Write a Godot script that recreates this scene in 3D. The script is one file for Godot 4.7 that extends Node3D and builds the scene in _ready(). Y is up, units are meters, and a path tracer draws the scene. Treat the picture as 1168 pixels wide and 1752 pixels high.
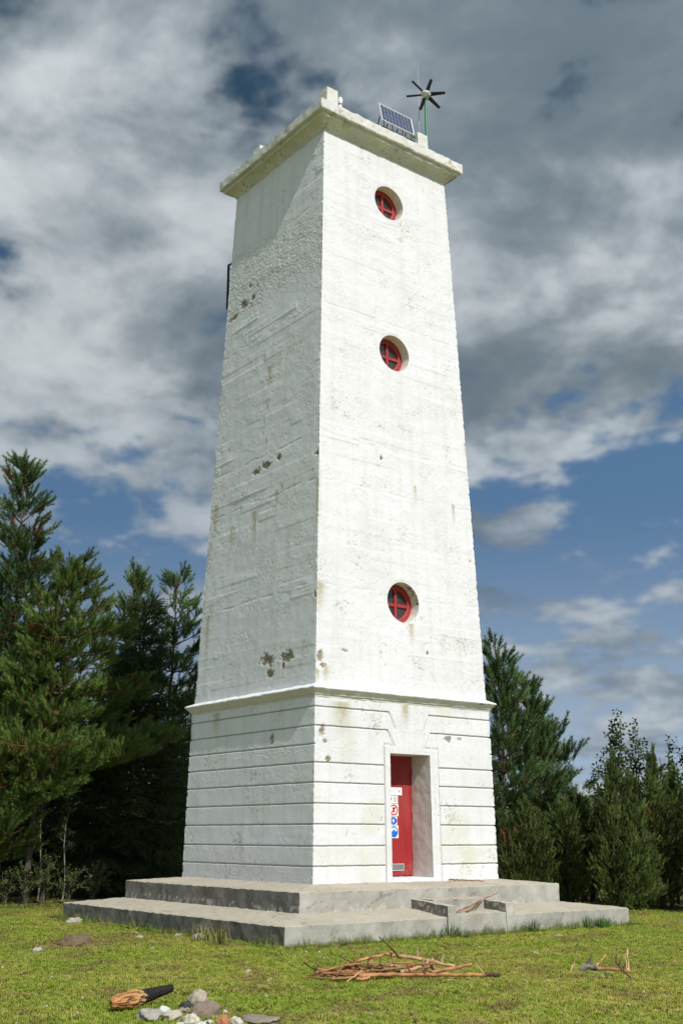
extends Node3D

# ------------------------------------------------------------------ measures of the place (metres)
const SUN_WAY := Vector3(0.081, -0.717, -0.692)
const EYE := Vector3(-14.016, 1.6, 18.411)
const YAW := 0.65344
const PITCH := 0.28221
const SKY_W := 3072
const SKY_H := 1536

var rng := RandomNumberGenerator.new()
var n_lo := FastNoiseLite.new()
var n_mid := FastNoiseLite.new()
var n_hi := FastNoiseLite.new()
var n_fine := FastNoiseLite.new()
var n_cloud := FastNoiseLite.new()
var n_bank := FastNoiseLite.new()
var sky_rows := []
var sky_lock := Mutex.new()
var mat := {}


func _ready() -> void:
	rng.seed = 4711
	make_noises()
	# camera
	var cam := Camera3D.new()
	cam.name = "camera"
	var fwd := Vector3(sin(YAW) * cos(PITCH), sin(PITCH), -cos(YAW) * cos(PITCH))
	var right := Vector3(cos(YAW), 0, sin(YAW))
	var up := right.cross(fwd)
	var roll := 0.002
	cam.transform = Transform3D(Basis(right * cos(roll) + up * sin(roll), up * cos(roll) - right * sin(roll), -fwd), EYE)
	cam.fov = rad_to_deg(2.0 * atan(876.0 / 1908.3))
	cam.near = 0.1
	cam.far = 2000.0
	add_child(cam)
	cam.current = true
	# sky, exposure
	var env := Environment.new()
	env.background_mode = Environment.BG_SKY
	env.tonemap_mode = Environment.TONE_MAPPER_LINEAR
	env.tonemap_exposure = 1.0
	env.sdfgi_enabled = true
	env.ssao_enabled = true
	env.ssil_enabled = true
	var sky := Sky.new()
	var pano := PanoramaSkyMaterial.new()
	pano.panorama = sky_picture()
	sky.sky_material = pano
	env.sky = sky
	env.background_energy_multiplier = 1.0
	var we := WorldEnvironment.new()
	we.name = "world_environment"
	we.environment = env
	add_child(we)
	# sun
	var sun := DirectionalLight3D.new()
	sun.name = "sun"
	sun.light_energy = 1.36
	sun.light_color = Color(1.0, 0.985, 0.965)
	sun.light_angular_distance = 0.5
	sun.shadow_enabled = true
	sun.transform = Transform3D(Basis.looking_at(SUN_WAY), Vector3(0, 30, 0))
	add_child(sun)

	make_materials()
	build_ground()
	build_tower()
	build_plinth()
	build_roof_things()
	build_door_signs()
	build_trees()
	build_fire_place()
	build_sticks()
	build_scattered()
	build_grass()


func noise(freq: float, sd: int, oct := 1) -> FastNoiseLite:
	var n := FastNoiseLite.new()
	n.noise_type = FastNoiseLite.TYPE_SIMPLEX_SMOOTH
	n.frequency = freq
	n.seed = sd
	n.fractal_type = FastNoiseLite.FRACTAL_FBM if oct > 1 else FastNoiseLite.FRACTAL_NONE
	n.fractal_octaves = oct
	n.fractal_gain = 0.5
	return n


func make_noises() -> void:
	n_lo = noise(0.5, 1, 2)
	n_mid = noise(2.6, 2, 2)
	n_hi = noise(9.0, 3, 2)
	n_fine = noise(26.0, 4, 2)
	n_cloud = noise(1.0, 5, 7)
	n_cloud.fractal_gain = 0.60
	n_bank = noise(1.0, 6, 2)


# ------------------------------------------------------------------ sky
func sky_picture() -> ImageTexture:
	sky_rows.resize(SKY_H / 2)
	var id := WorkerThreadPool.add_group_task(sky_row, SKY_H / 2)
	WorkerThreadPool.wait_for_group_task_completion(id)
	var all := PackedByteArray()
	for r in sky_rows:
		all.append_array(r.to_byte_array())
	sky_rows.clear()
	var low := PackedFloat32Array()
	low.resize(SKY_W * 3)
	for i in SKY_W:
		low[i * 3] = 0.11
		low[i * 3 + 1] = 0.12
		low[i * 3 + 2] = 0.075
	var lb := low.to_byte_array()
	for j in SKY_H / 2:
		all.append_array(lb)
	return ImageTexture.create_from_image(Image.create_from_data(SKY_W, SKY_H, false, Image.FORMAT_RGBF, all))


# clouds that stand at known places: direction, radius in degrees, how much denser, how much brighter
var banks := [
	[Vector3(0.422, 0.590, -0.685), 3.0, -0.62, 0.0], [Vector3(0.484, 0.606, -0.632), 2.4, -0.5, 0.0],
	[Vector3(0.315, 0.574, -0.756), 4.5, 0.2, 0.22], [Vector3(0.30, 0.52, -0.80), 4.0, 0.2, 0.0],
	[Vector3(0.640, 0.597, -0.487), 7.0, 0.35, -0.30], [Vector3(0.661, 0.533, -0.528), 4.5, 0.3, 0.45], [Vector3(0.70, 0.50, -0.51), 3.5, 0.3, 0.3],
	[Vector3(0.345, 0.353, -0.870), 4.5, 0.35, 0.6], [Vector3(0.30, 0.36, -0.88), 3.0, 0.3, 0.3],
	[Vector3(0.719, 0.420, -0.554), 4.5, 0.3, 0.32], [Vector3(0.409, 0.502, -0.762), 2.6, 0.2, 0.45],
	[Vector3(0.432, 0.408, -0.804), 4.5, 0.3, -0.3], [Vector3(0.36, 0.44, -0.82), 3.5, 0.3, -0.18],
	[Vector3(0.394, 0.262, -0.879), 4.2, -0.55, 0.0], [Vector3(0.33, 0.262, -0.90), 3.0, -0.3, 0.0],
	[Vector3(0.732, 0.300, -0.607), 5.0, -0.75, 0.0], [Vector3(0.78, 0.30, -0.55), 4.0, -0.5, 0.0],
	[Vector3(0.346, 0.222, -0.910), 2.4, 0.35, 0.4], [Vector3(0.43, 0.20, -0.88), 2.4, 0.3, 0.2],
	[Vector3(0.704, 0.263, -0.659), 2.2, 0.45, 0.15], [Vector3(0.743, 0.137, -0.655), 1.5, 0.6, 0.3], [Vector3(0.77, 0.15, -0.62), 1.6, 0.5, 0.2],
	[Vector3(0.789, 0.085, -0.611), 2.6, 0.5, 0.2], [Vector3(0.66, 0.37, -0.65), 3.5, 0.35, -0.2], [Vector3(0.53, 0.62, -0.58), 2.5, 0.3, 0.3],
]


func sky_row(j: int) -> void:
	var out := PackedFloat32Array()
	out.resize(SKY_W * 3)
	var el := PI * (0.5 - (j + 0.5) / SKY_H)
	var y := sin(el)
	var c := cos(el)
	var to_sun := -SUN_WAY.normalized()
	var eldeg := rad_to_deg(el)
	var deck := smoothstep(14.0, 24.0, eldeg)
	for i in SKY_W:
		var az := TAU * (i + 0.5) / SKY_W
		var d := Vector3(sin(az) * c, y, -cos(az) * c)
		var k := 1.0 / (y + 0.20)
		var qx := d.x * k
		var qz := d.z * k
		var wx := n_bank.get_noise_3d(qx * 2.2, qz * 2.2, 3.1)
		var wz := n_bank.get_noise_3d(qx * 2.2, qz * 2.2, 17.7)
		var n := n_cloud.get_noise_3d(qx * 3.0 + wx * 0.10, qz * 3.0 + wz * 0.10, 0.0)
		var b := n_cloud.get_noise_3d(qx * 2.2 + wx * 0.12 + 31.0, qz * 2.2 + wz * 0.12, 5.0)
		var dens := n * 1.55 + lerpf(0.16, 0.66, deck)
		var lit := 0.37 + b * 1.0 + n * 0.55
		for g in banks:
			var dd: float = d.dot(g[0].normalized())
			if dd > 0.94:
				var a: float = rad_to_deg(acos(minf(dd, 1.0))) / g[1]
				var f := exp(-a * a)
				dens += g[2] * f
				lit += g[3] * f * 0.6
		var alpha := smoothstep(-0.08, 0.52, dens)
		lit = 1.0 / (1.0 + exp(-(lit - 0.56) * 5.0))
		var cloud := Vector3(0.105, 0.14, 0.17).lerp(Vector3(0.52, 0.56, 0.58), lit)
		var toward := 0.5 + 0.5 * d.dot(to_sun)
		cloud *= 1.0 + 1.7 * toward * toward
		var blue := Vector3(0.34, 0.44, 0.56).lerp(Vector3(0.082, 0.165, 0.295), smoothstep(0.0, 0.30, y)).lerp(Vector3(0.025, 0.056, 0.098), smoothstep(0.28, 0.58, y))
		blue *= 1.0 + 1.2 * toward * toward
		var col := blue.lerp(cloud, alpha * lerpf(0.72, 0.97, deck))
		out[i * 3] = col.x
		out[i * 3 + 1] = col.y
		out[i * 3 + 2] = col.z
	sky_lock.lock()
	sky_rows[j] = out
	sky_lock.unlock()


# ------------------------------------------------------------------ materials
func paint(key: String, col: Vector3, rough := 0.85, metal := 0.0) -> StandardMaterial3D:
	var m := StandardMaterial3D.new()
	m.resource_name = key
	m.albedo_color = Color(col.x, col.y, col.z).linear_to_srgb()
	m.roughness = rough
	m.metallic = metal
	mat[key] = m
	return m


func vpaint(key: String, rough := 0.9) -> StandardMaterial3D:
	var m := StandardMaterial3D.new()
	m.resource_name = key
	m.vertex_color_use_as_albedo = true
	m.roughness = rough
	m.metallic_specular = 0.35
	mat[key] = m
	return m


func relief(m: StandardMaterial3D, tex: Texture2D, cm: float, per_metre: float) -> void:
	m.heightmap_enabled = true
	m.heightmap_texture = tex
	m.heightmap_scale = cm
	m.uv1_triplanar = true
	m.uv1_world_triplanar = true
	m.uv1_scale = Vector3.ONE * per_metre


func noise_tex(freq: float, sd: int, oct: int) -> NoiseTexture2D:
	var t := NoiseTexture2D.new()
	t.width = 512
	t.height = 512
	t.seamless = true
	var n := noise(freq, sd, oct)
	t.noise = n
	return t


func make_materials() -> void:
	var grit := noise_tex(0.03, 11, 5)
	relief(vpaint("plaster", 0.92), grit, 0.09, 1.1)
	relief(vpaint("concrete", 0.95), grit, 0.45, 1.7)
	relief(vpaint("earth", 1.0), grit, 3.0, 0.9)
	vpaint("foliage", 0.75)
	mat.foliage.backlight_enabled = true
	mat.foliage.backlight = Color(0.35, 0.4, 0.2)
	mat.foliage.metallic_specular = 0.3
	vpaint("blades", 0.8)
	mat.blades.backlight_enabled = true
	mat.blades.backlight = Color(0.5, 0.55, 0.25)
	relief(vpaint("wood", 0.85), grit, 0.6, 3.0)
	relief(vpaint("rock", 0.9), grit, 0.25, 4.0)
	relief(vpaint("bark", 0.95), grit, 2.0, 2.0)
	paint("red_paint", Vector3(0.42, 0.028, 0.03), 0.45)
	vpaint("door_paint", 0.5)
	paint("red_frame", Vector3(0.33, 0.026, 0.028), 0.6)
	paint("dark_glass", Vector3(0.045, 0.04, 0.036), 0.12)
	paint("grey_metal", Vector3(0.36, 0.38, 0.38), 0.5, 0.4)
	paint("pale_metal", Vector3(0.62, 0.64, 0.64), 0.4, 0.5)
	paint("black_metal", Vector3(0.02, 0.02, 0.022), 0.55)
	paint("green_paint", Vector3(0.035, 0.21, 0.11), 0.45)
	paint("cell_blue", Vector3(0.012, 0.03, 0.10), 0.12)
	paint("cell_violet", Vector3(0.03, 0.03, 0.085), 0.12)
	paint("panel_back", Vector3(0.62, 0.64, 0.66), 0.4)
	paint("white_plastic", Vector3(0.75, 0.75, 0.72), 0.4)
	paint("rotor_black", Vector3(0.014, 0.014, 0.016), 0.95).metallic_specular = 0.1
	paint("inside", Vector3(0.02, 0.02, 0.02), 1.0)


# ------------------------------------------------------------------ mesh helpers
class Grid:
	var v := PackedVector3Array()
	var n := PackedVector3Array()
	var c := PackedColorArray()
	var ix := PackedInt32Array()

	func mesh(with_color := true) -> ArrayMesh:
		var a := []
		a.resize(Mesh.ARRAY_MAX)
		a[Mesh.ARRAY_VERTEX] = v
		a[Mesh.ARRAY_NORMAL] = n
		if with_color:
			a[Mesh.ARRAY_COLOR] = c
		a[Mesh.ARRAY_INDEX] = ix
		var m := ArrayMesh.new()
		m.add_surface_from_arrays(Mesh.PRIMITIVE_TRIANGLES, a)
		return m

	# a sheet of (nu+1) x (nv+1) points, rows along v; skip holds cells left out
	func sheet(p: PackedVector3Array, col: PackedColorArray, nu: int, nv: int, skip := {}) -> void:
		var first := v.size()
		var w := nu + 1
		for j in nv + 1:
			for i in w:
				var du := p[j * w + mini(i + 1, nu)] - p[j * w + maxi(i - 1, 0)]
				var dv := p[mini(j + 1, nv) * w + i] - p[maxi(j - 1, 0) * w + i]
				var nn := du.cross(dv)
				n.append(nn.normalized() if nn.length_squared() > 1e-16 else Vector3.UP)
		v.append_array(p)
		c.append_array(col)
		for j in nv:
			for i in nu:
				if skip.has(j * nu + i):
					continue
				var a := first + j * w + i
				ix.append_array(PackedInt32Array([a, a + w, a + w + 1, a, a + w + 1, a + 1]))

	func tri(a: Vector3, b: Vector3, d: Vector3, col := Color.WHITE) -> void:
		var f := v.size()
		var nn := (d - a).cross(b - a).normalized()
		for q in [a, b, d]:
			v.append(q)
			n.append(nn)
			c.append(col)
		ix.append_array(PackedInt32Array([f, f + 1, f + 2]))

	func quad(a: Vector3, b: Vector3, d: Vector3, e: Vector3, col := Color.WHITE) -> void:
		tri(a, b, d, col)
		tri(a, d, e, col)

	func tube(pts: Array, rad: Array, sides: int, cols: Array, lump := 0.0, sd := 0) -> void:
		var rg := RandomNumberGenerator.new()
		rg.seed = sd
		var first := v.size()
		var k := pts.size()
		var side := Vector3.ZERO
		for i in k:
			var t: Vector3 = (pts[mini(i + 1, k - 1)] - pts[maxi(i - 1, 0)]).normalized()
			if i == 0:
				side = t.cross(Vector3.UP if absf(t.y) < 0.9 else Vector3.RIGHT).normalized()
			side = (side - t * side.dot(t)).normalized()
			var oth := t.cross(side)
			for s in sides:
				var a := TAU * s / sides
				var dir := side * cos(a) + oth * sin(a)
				v.append(pts[i] + dir * rad[i] * (1.0 + lump * rg.randf_range(-1, 1)))
				n.append(dir)
				c.append(cols[i % cols.size()] if cols.size() < k else cols[i])
		for i in k - 1:
			for s in sides:
				var a: int = first + i * sides + s
				var b: int = first + i * sides + (s + 1) % sides
				ix.append_array(PackedInt32Array([a, b + sides, b, a, a + sides, b + sides]))
		for e in [0, k - 1]:
			var mid := v.size()
			var t2: Vector3 = (pts[1] - pts[0]).normalized() * -1.0 if e == 0 else (pts[k - 1] - pts[k - 2]).normalized()
			v.append(pts[e] + t2 * rad[e] * 0.3)
			n.append(t2)
			c.append(cols[e % cols.size()])
			for s in sides:
				var a: int = first + e * sides + s
				var b: int = first + e * sides + (s + 1) % sides
				ix.append_array(PackedInt32Array([mid, a, b] if e == 0 else [mid, b, a]))

	func box(t: Transform3D, size: Vector3, col := Color.WHITE, bevel := 0.0) -> void:
		var h := size * 0.5
		var b := minf(bevel, minf(h.x, minf(h.y, h.z)) * 0.9)
		var ax := [Vector3.RIGHT, Vector3.UP, Vector3.BACK]
		for d in 3:
			var e := (d + 1) % 3
			var f := (d + 2) % 3
			for s in [-1.0, 1.0]:
				var o: Vector3 = ax[d] * h[d] * s
				var u: Vector3 = ax[e] * (h[e] - b)
				var w: Vector3 = ax[f] * (h[f] - b) * s
				quad(t * (o - u - w), t * (o - u + w), t * (o + u + w), t * (o + u - w), col)
				if b > 0.0:   # bevel strips along axis f, between faces d and e
					for s2: float in [-1.0, 1.0]:
						var p1: Vector3 = ax[d] * h[d] * s + ax[e] * (h[e] - b) * s2
						var p2: Vector3 = ax[d] * (h[d] - b) * s + ax[e] * h[e] * s2
						var z: Vector3 = ax[f] * (h[f] - b) * s * s2
						quad(t * (p1 + z), t * (p1 - z), t * (p2 - z), t * (p2 + z), col)
		if b > 0.0:
			for sx in [-1.0, 1.0]:
				for sy in [-1.0, 1.0]:
					for sz in [-1.0, 1.0]:
						var sg := Vector3(sx, sy, sz)
						var a := Vector3(h.x, h.y - b, h.z - b) * sg
						var bb := Vector3(h.x - b, h.y, h.z - b) * sg
						var cc := Vector3(h.x - b, h.y - b, h.z) * sg
						if sx * sy * sz > 0:
							tri(t * a, t * cc, t * bb, col)
						else:
							tri(t * a, t * bb, t * cc, col)


func put(called: String, mesh: Mesh, m: Material, parent: Node = self) -> MeshInstance3D:
	var o := MeshInstance3D.new()
	o.name = free_name(called, parent)
	o.mesh = mesh
	o.material_override = m
	parent.add_child(o, true)
	return o


func free_name(called: String, parent: Node) -> String:
	if not parent.has_node(called):
		return called
	var k := 1
	while parent.has_node("%s_%03d" % [called, k]):
		k += 1
	return "%s_%03d" % [called, k]


func thing(called: String, label: String, category: String, at := Vector3.ZERO, group := "") -> Node3D:
	var o := Node3D.new()
	o.name = free_name(called, self)
	add_child(o, true)
	o.position = at
	tag(o, label, category, group)
	return o


func tag(o: Node, label: String, category: String, group := "") -> void:
	o.set_meta("label", label)
	o.set_meta("category", category)
	if group != "":
		o.set_meta("group", group)


func vcol(v: Vector3) -> Color:
	return Color(v.x, v.y, v.z)


func wob(p: Vector3, amp: float) -> Vector3:
	return Vector3(n_hi.get_noise_3d(p.x * 0.45, p.y * 0.45, p.z * 0.45), n_hi.get_noise_3d(p.x * 0.45 + 40, p.y * 0.45, p.z * 0.45), n_hi.get_noise_3d(p.x * 0.45, p.y * 0.45 + 70, p.z * 0.45)) * amp \
		+ Vector3(n_fine.get_noise_3d(p.x, p.y, p.z), n_fine.get_noise_3d(p.x + 9, p.y, p.z), n_fine.get_noise_3d(p.x, p.y + 9, p.z)) * amp * 0.35


# a four-cornered patch of about `cell` metres, displaced by place, coloured by col(point, normal)
func patch(g: Grid, a: Vector3, b: Vector3, d: Vector3, e: Vector3, cell: float, amp: float, col: Callable) -> void:
	var nu := maxi(1, int(ceil(maxf((b - a).length(), (d - e).length()) / cell)))
	var nv := maxi(1, int(ceil(maxf((e - a).length(), (d - b).length()) / cell)))
	var nn := (b - a).cross(e - a).normalized()
	var p := PackedVector3Array()
	var cc := PackedColorArray()
	for j in nv + 1:
		for i in nu + 1:
			var u := float(i) / nu
			var v := float(j) / nv
			var q := a.lerp(b, u).lerp(e.lerp(d, u), v)
			cc.append(col.call(q, nn))
			p.append(q + wob(q, amp))
	g.sheet(p, cc, nu, nv)


# a closed block from eight corners: bottom ring then top ring (front-left, front-right, back-right, back-left)
func block(g: Grid, r0: Array, r1: Array, cell: float, amp: float, col: Callable, lid := true, floor_too := false) -> void:
	for k in 4:
		var k2 := (k + 1) % 4
		patch(g, r0[k], r0[k2], r1[k2], r1[k], cell, amp, col)
	if lid:
		patch(g, r1[0], r1[1], r1[2], r1[3], cell, amp, col)
	if floor_too:
		patch(g, r0[3], r0[2], r0[1], r0[0], cell, amp, col)


func ring(hx: float, y: float, hz: float, c := Vector3.ZERO) -> Array:
	return [c + Vector3(-hx, y, hz), c + Vector3(hx, y, hz), c + Vector3(hx, y, -hz), c + Vector3(-hx, y, -hz)]


# ------------------------------------------------------------------ ground
func ground_tone(x: float, z: float) -> Vector3:
	var a := n_lo.get_noise_2d(x * 0.55, z * 0.55)
	var b := n_mid.get_noise_2d(x * 0.6 + 50, z * 0.6)
	var green := Vector3(0.215, 0.275, 0.034)
	var straw := Vector3(0.36, 0.31, 0.075)
	var t := clampf(0.36 + a * 1.0 + b * 0.85, 0, 1)
	var c := green.lerp(straw, t * 0.85)
	# worn, brown earth round the little mound and by the plinth
	var w := exp(-(Vector2(x + 6.16, z - 1.5).length_squared()) / 0.5) + 0.8 * exp(-(Vector2(x + 5.3, z - 1.0).length_squared()) / 0.8)
	w += smoothstep(0.1, 0.45, n_mid.get_noise_2d(x * 0.35 + 9, z * 0.35)) * 0.75
	c = c.lerp(Vector3(0.20, 0.135, 0.06), clampf(w, 0, 0.85))
	# needle litter under the trees
	var woods := smoothstep(-4.5, -8.0, z + maxf(0.0, x - 1.0) * -0.9) if x < 4.5 else smoothstep(6.2, 7.6, x - z * 0.35)
	c = c.lerp(Vector3(0.055, 0.045, 0.025), woods * 0.8)
	return c


func ground_y(x: float, z: float) -> float:
	var f := smoothstep(4.0, 6.0, maxf(absf(x), absf(z)))
	return n_lo.get_noise_2d(x * 0.5, z * 0.5) * 0.05 * f + n_mid.get_noise_2d(x, z) * 0.012 - 0.012


func build_ground() -> void:
	var xs := PackedFloat32Array()
	for k in 8:
		xs.append(-700.0 + 80.0 * k)
	var q := -60.0
	while q < 60.0:
		xs.append(q)
		q += 0.14 if absf(q) < 16.0 else 1.5
	for k in 8:
		xs.append(140.0 + 80.0 * k)
	var p := PackedVector3Array()
	var c := PackedColorArray()
	for z in xs:
		for x in xs:
			p.append(Vector3(x, ground_y(x, z), -z))
			c.append(vcol(ground_tone(x, -z)))
	for i in p.size():
		p[i].y = ground_y(p[i].x, p[i].z)
	var g := Grid.new()
	g.sheet(p, c, xs.size() - 1, xs.size() - 1)
	var o := put("ground", g.mesh(), mat.earth)
	o.set_meta("kind", "structure")


# ------------------------------------------------------------------ tower
func shaft_w(y: float) -> float:
	return 2.1335 + (1.7377 - 2.1335) * (y - 4.2305) / (16.1721 - 4.2305)


func base_w(y: float) -> float:
	return 2.2191 + (2.17 - 2.2191) * (y - 0.804) / (4.0055 - 0.804)


const SIDE_N := [Vector3(0, 0, 1), Vector3(-1, 0, 0), Vector3(0, 0, -1), Vector3(1, 0, 0)]
const SIDE_T := [Vector3(1, 0, 0), Vector3(0, 0, 1), Vector3(-1, 0, 0), Vector3(0, 0, -1)]
const WINDOW_Y := [5.99, 11.36, 15.0]
const WINDOW_X := 0.02
const WINDOW_R := 0.405
const DOOR_L := -0.455
const DOOR_R := 0.53
const DOOR_TOP := 3.07
const DOOR_SILL := 0.855
# where the render has come off: side, across, up, half width, half height
var bare := [
	[1, 0.52, 4.85, 0.30, 0.17], [1, 0.64, 4.56, 0.14, 0.09], [1, 1.20, 4.83, 0.26, 0.13], [1, 1.08, 4.70, 0.10, 0.16], [1, -0.22, 8.88, 0.17, 0.09], [1, 0.08, 8.93, 0.25, 0.09], [1, 0.60, 8.97, 0.09, 0.08],
	[1, -1.12, 13.12, 0.16, 0.14], [1, -0.75, 13.16, 0.09, 0.09], [1, -1.55, 12.95, 0.22, 0.10], [1, -0.9, 13.5, 0.07, 0.07], [1, -0.6, 13.4, 0.06, 0.05], [1, 1.95, 8.7, 0.10, 0.12], [1, 0.83, 3.34, 0.08, 0.11], [1, 2.02, 5.9, 0.05, 0.08],
	[0, -2.03, 4.75, 0.10, 0.15], [0, -1.96, 4.58, 0.09, 0.06], [0, -0.43, 8.92, 0.06, 0.07], [0, -1.45, 4.90, 0.10, 0.03], [0, 2.0, 8.62, 0.05, 0.09], [0, 1.9, 7.1, 0.05, 0.04], [0, 0.6, 5.05, 0.05, 0.05],
	[0, -2.01, 3.38, 0.09, 0.13], [0, -1.95, 3.22, 0.05, 0.06], [0, -1.88, 2.90, 0.09, 0.06], [0, 1.01, 3.40, 0.11, 0.06], [0, 1.30, 3.42, 0.08, 0.04],
]
# brown and olive runs below leaks: side, across, top, length, half width
var runs := [
	[1, -1.76, 8.55, 0.9, 0.10], [1, -1.05, 7.9, 0.7, 0.06], [1, -0.95, 7.85, 0.4, 0.03], [1, -0.20, 8.05, 0.7, 0.10], [1, -0.14, 7.9, 0.9, 0.03], [1, 0.58, 8.3, 0.5, 0.06], [1, 0.75, 8.4, 0.3, 0.04], [1, 1.2, 8.4, 0.35, 0.025],
	[1, -1.82, 6.1, 1.0, 0.08], [1, 1.98, 8.2, 1.3, 0.05], [1, 0.1, 11.2, 0.7, 0.10], [1, 0.1, 9.6, 0.5, 0.03], [1, -1.9, 7.7, 0.5, 0.06],
	[0, -2.04, 8.6, 1.6, 0.09], [0, -2.02, 6.15, 0.7, 0.14], [0, -1.9, 4.6, 0.4, 0.08], [0, 0.2, 5.6, 0.5, 0.08], [0, 1.5, 8.3, 0.5, 0.05], [0, 1.95, 9.8, 0.5, 0.05], [0, 0.45, 8.5, 0.4, 0.04], [0, -1.55, 3.95, 0.7, 0.22], [0, -0.05, 4.0, 0.5, 0.1], [1, -1.2, 3.98, 0.5, 0.15], [0, -2.1, 4.5, 0.35, 0.06],
]
const COURSES := [3.82, 3.485, 3.16, 2.84, 2.495, 2.139, 1.787, 1.42, 1.083]


func seg_dist(x: float, y: float, ax: float, ay: float, bx: float, by: float) -> float:
	var p := Vector2(x, y)
	return p.distance_to(Geometry2D.get_closest_point_to_segment(p, Vector2(ax, ay), Vector2(bx, by)))


func groove(side: int, x: float, y: float) -> float:
	var d := 9.0
	for k in 9:
		var yg: float = COURSES[k]
		if absf(y - yg) > 0.05:
			continue
		var inside := true
		if side == 0:
			if k == 2:
				inside = false
			elif k == 0:
				inside = x < DOOR_L or x > 0.535
			elif k == 1:
				inside = x < -0.492 or x > 0.57
			else:
				inside = x < -0.585 or x > 0.75
		if inside:
			d = minf(d, absf(y - yg + 0.004 * n_mid.get_noise_2d(x * 1.5, yg * 9.0)))
	if side == 0:
		if y > 3.1:
			d = minf(d, seg_dist(x, y, -0.455, 3.82, -0.30, 3.51))
			d = minf(d, seg_dist(x, y, -0.492, 3.485, -0.34, 3.20))
			d = minf(d, seg_dist(x, y, 0.535, 3.82, 0.40, 3.53) + 0.006)
			d = minf(d, seg_dist(x, y, 0.57, 3.485, 0.43, 3.20) + 0.006)
			d = minf(d, seg_dist(x, y, -0.585, 3.21, -0.34, 3.20))
			d = minf(d, seg_dist(x, y, 0.43, 3.20, 0.75, 3.19))
		if y < 3.21:
			d = minf(d, absf(x + 0.585) + 0.003)
			d = minf(d, absf(x - 0.75) + 0.003)
	return 0.026 * (1.0 - smoothstep(0.004, 0.019, d))


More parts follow.
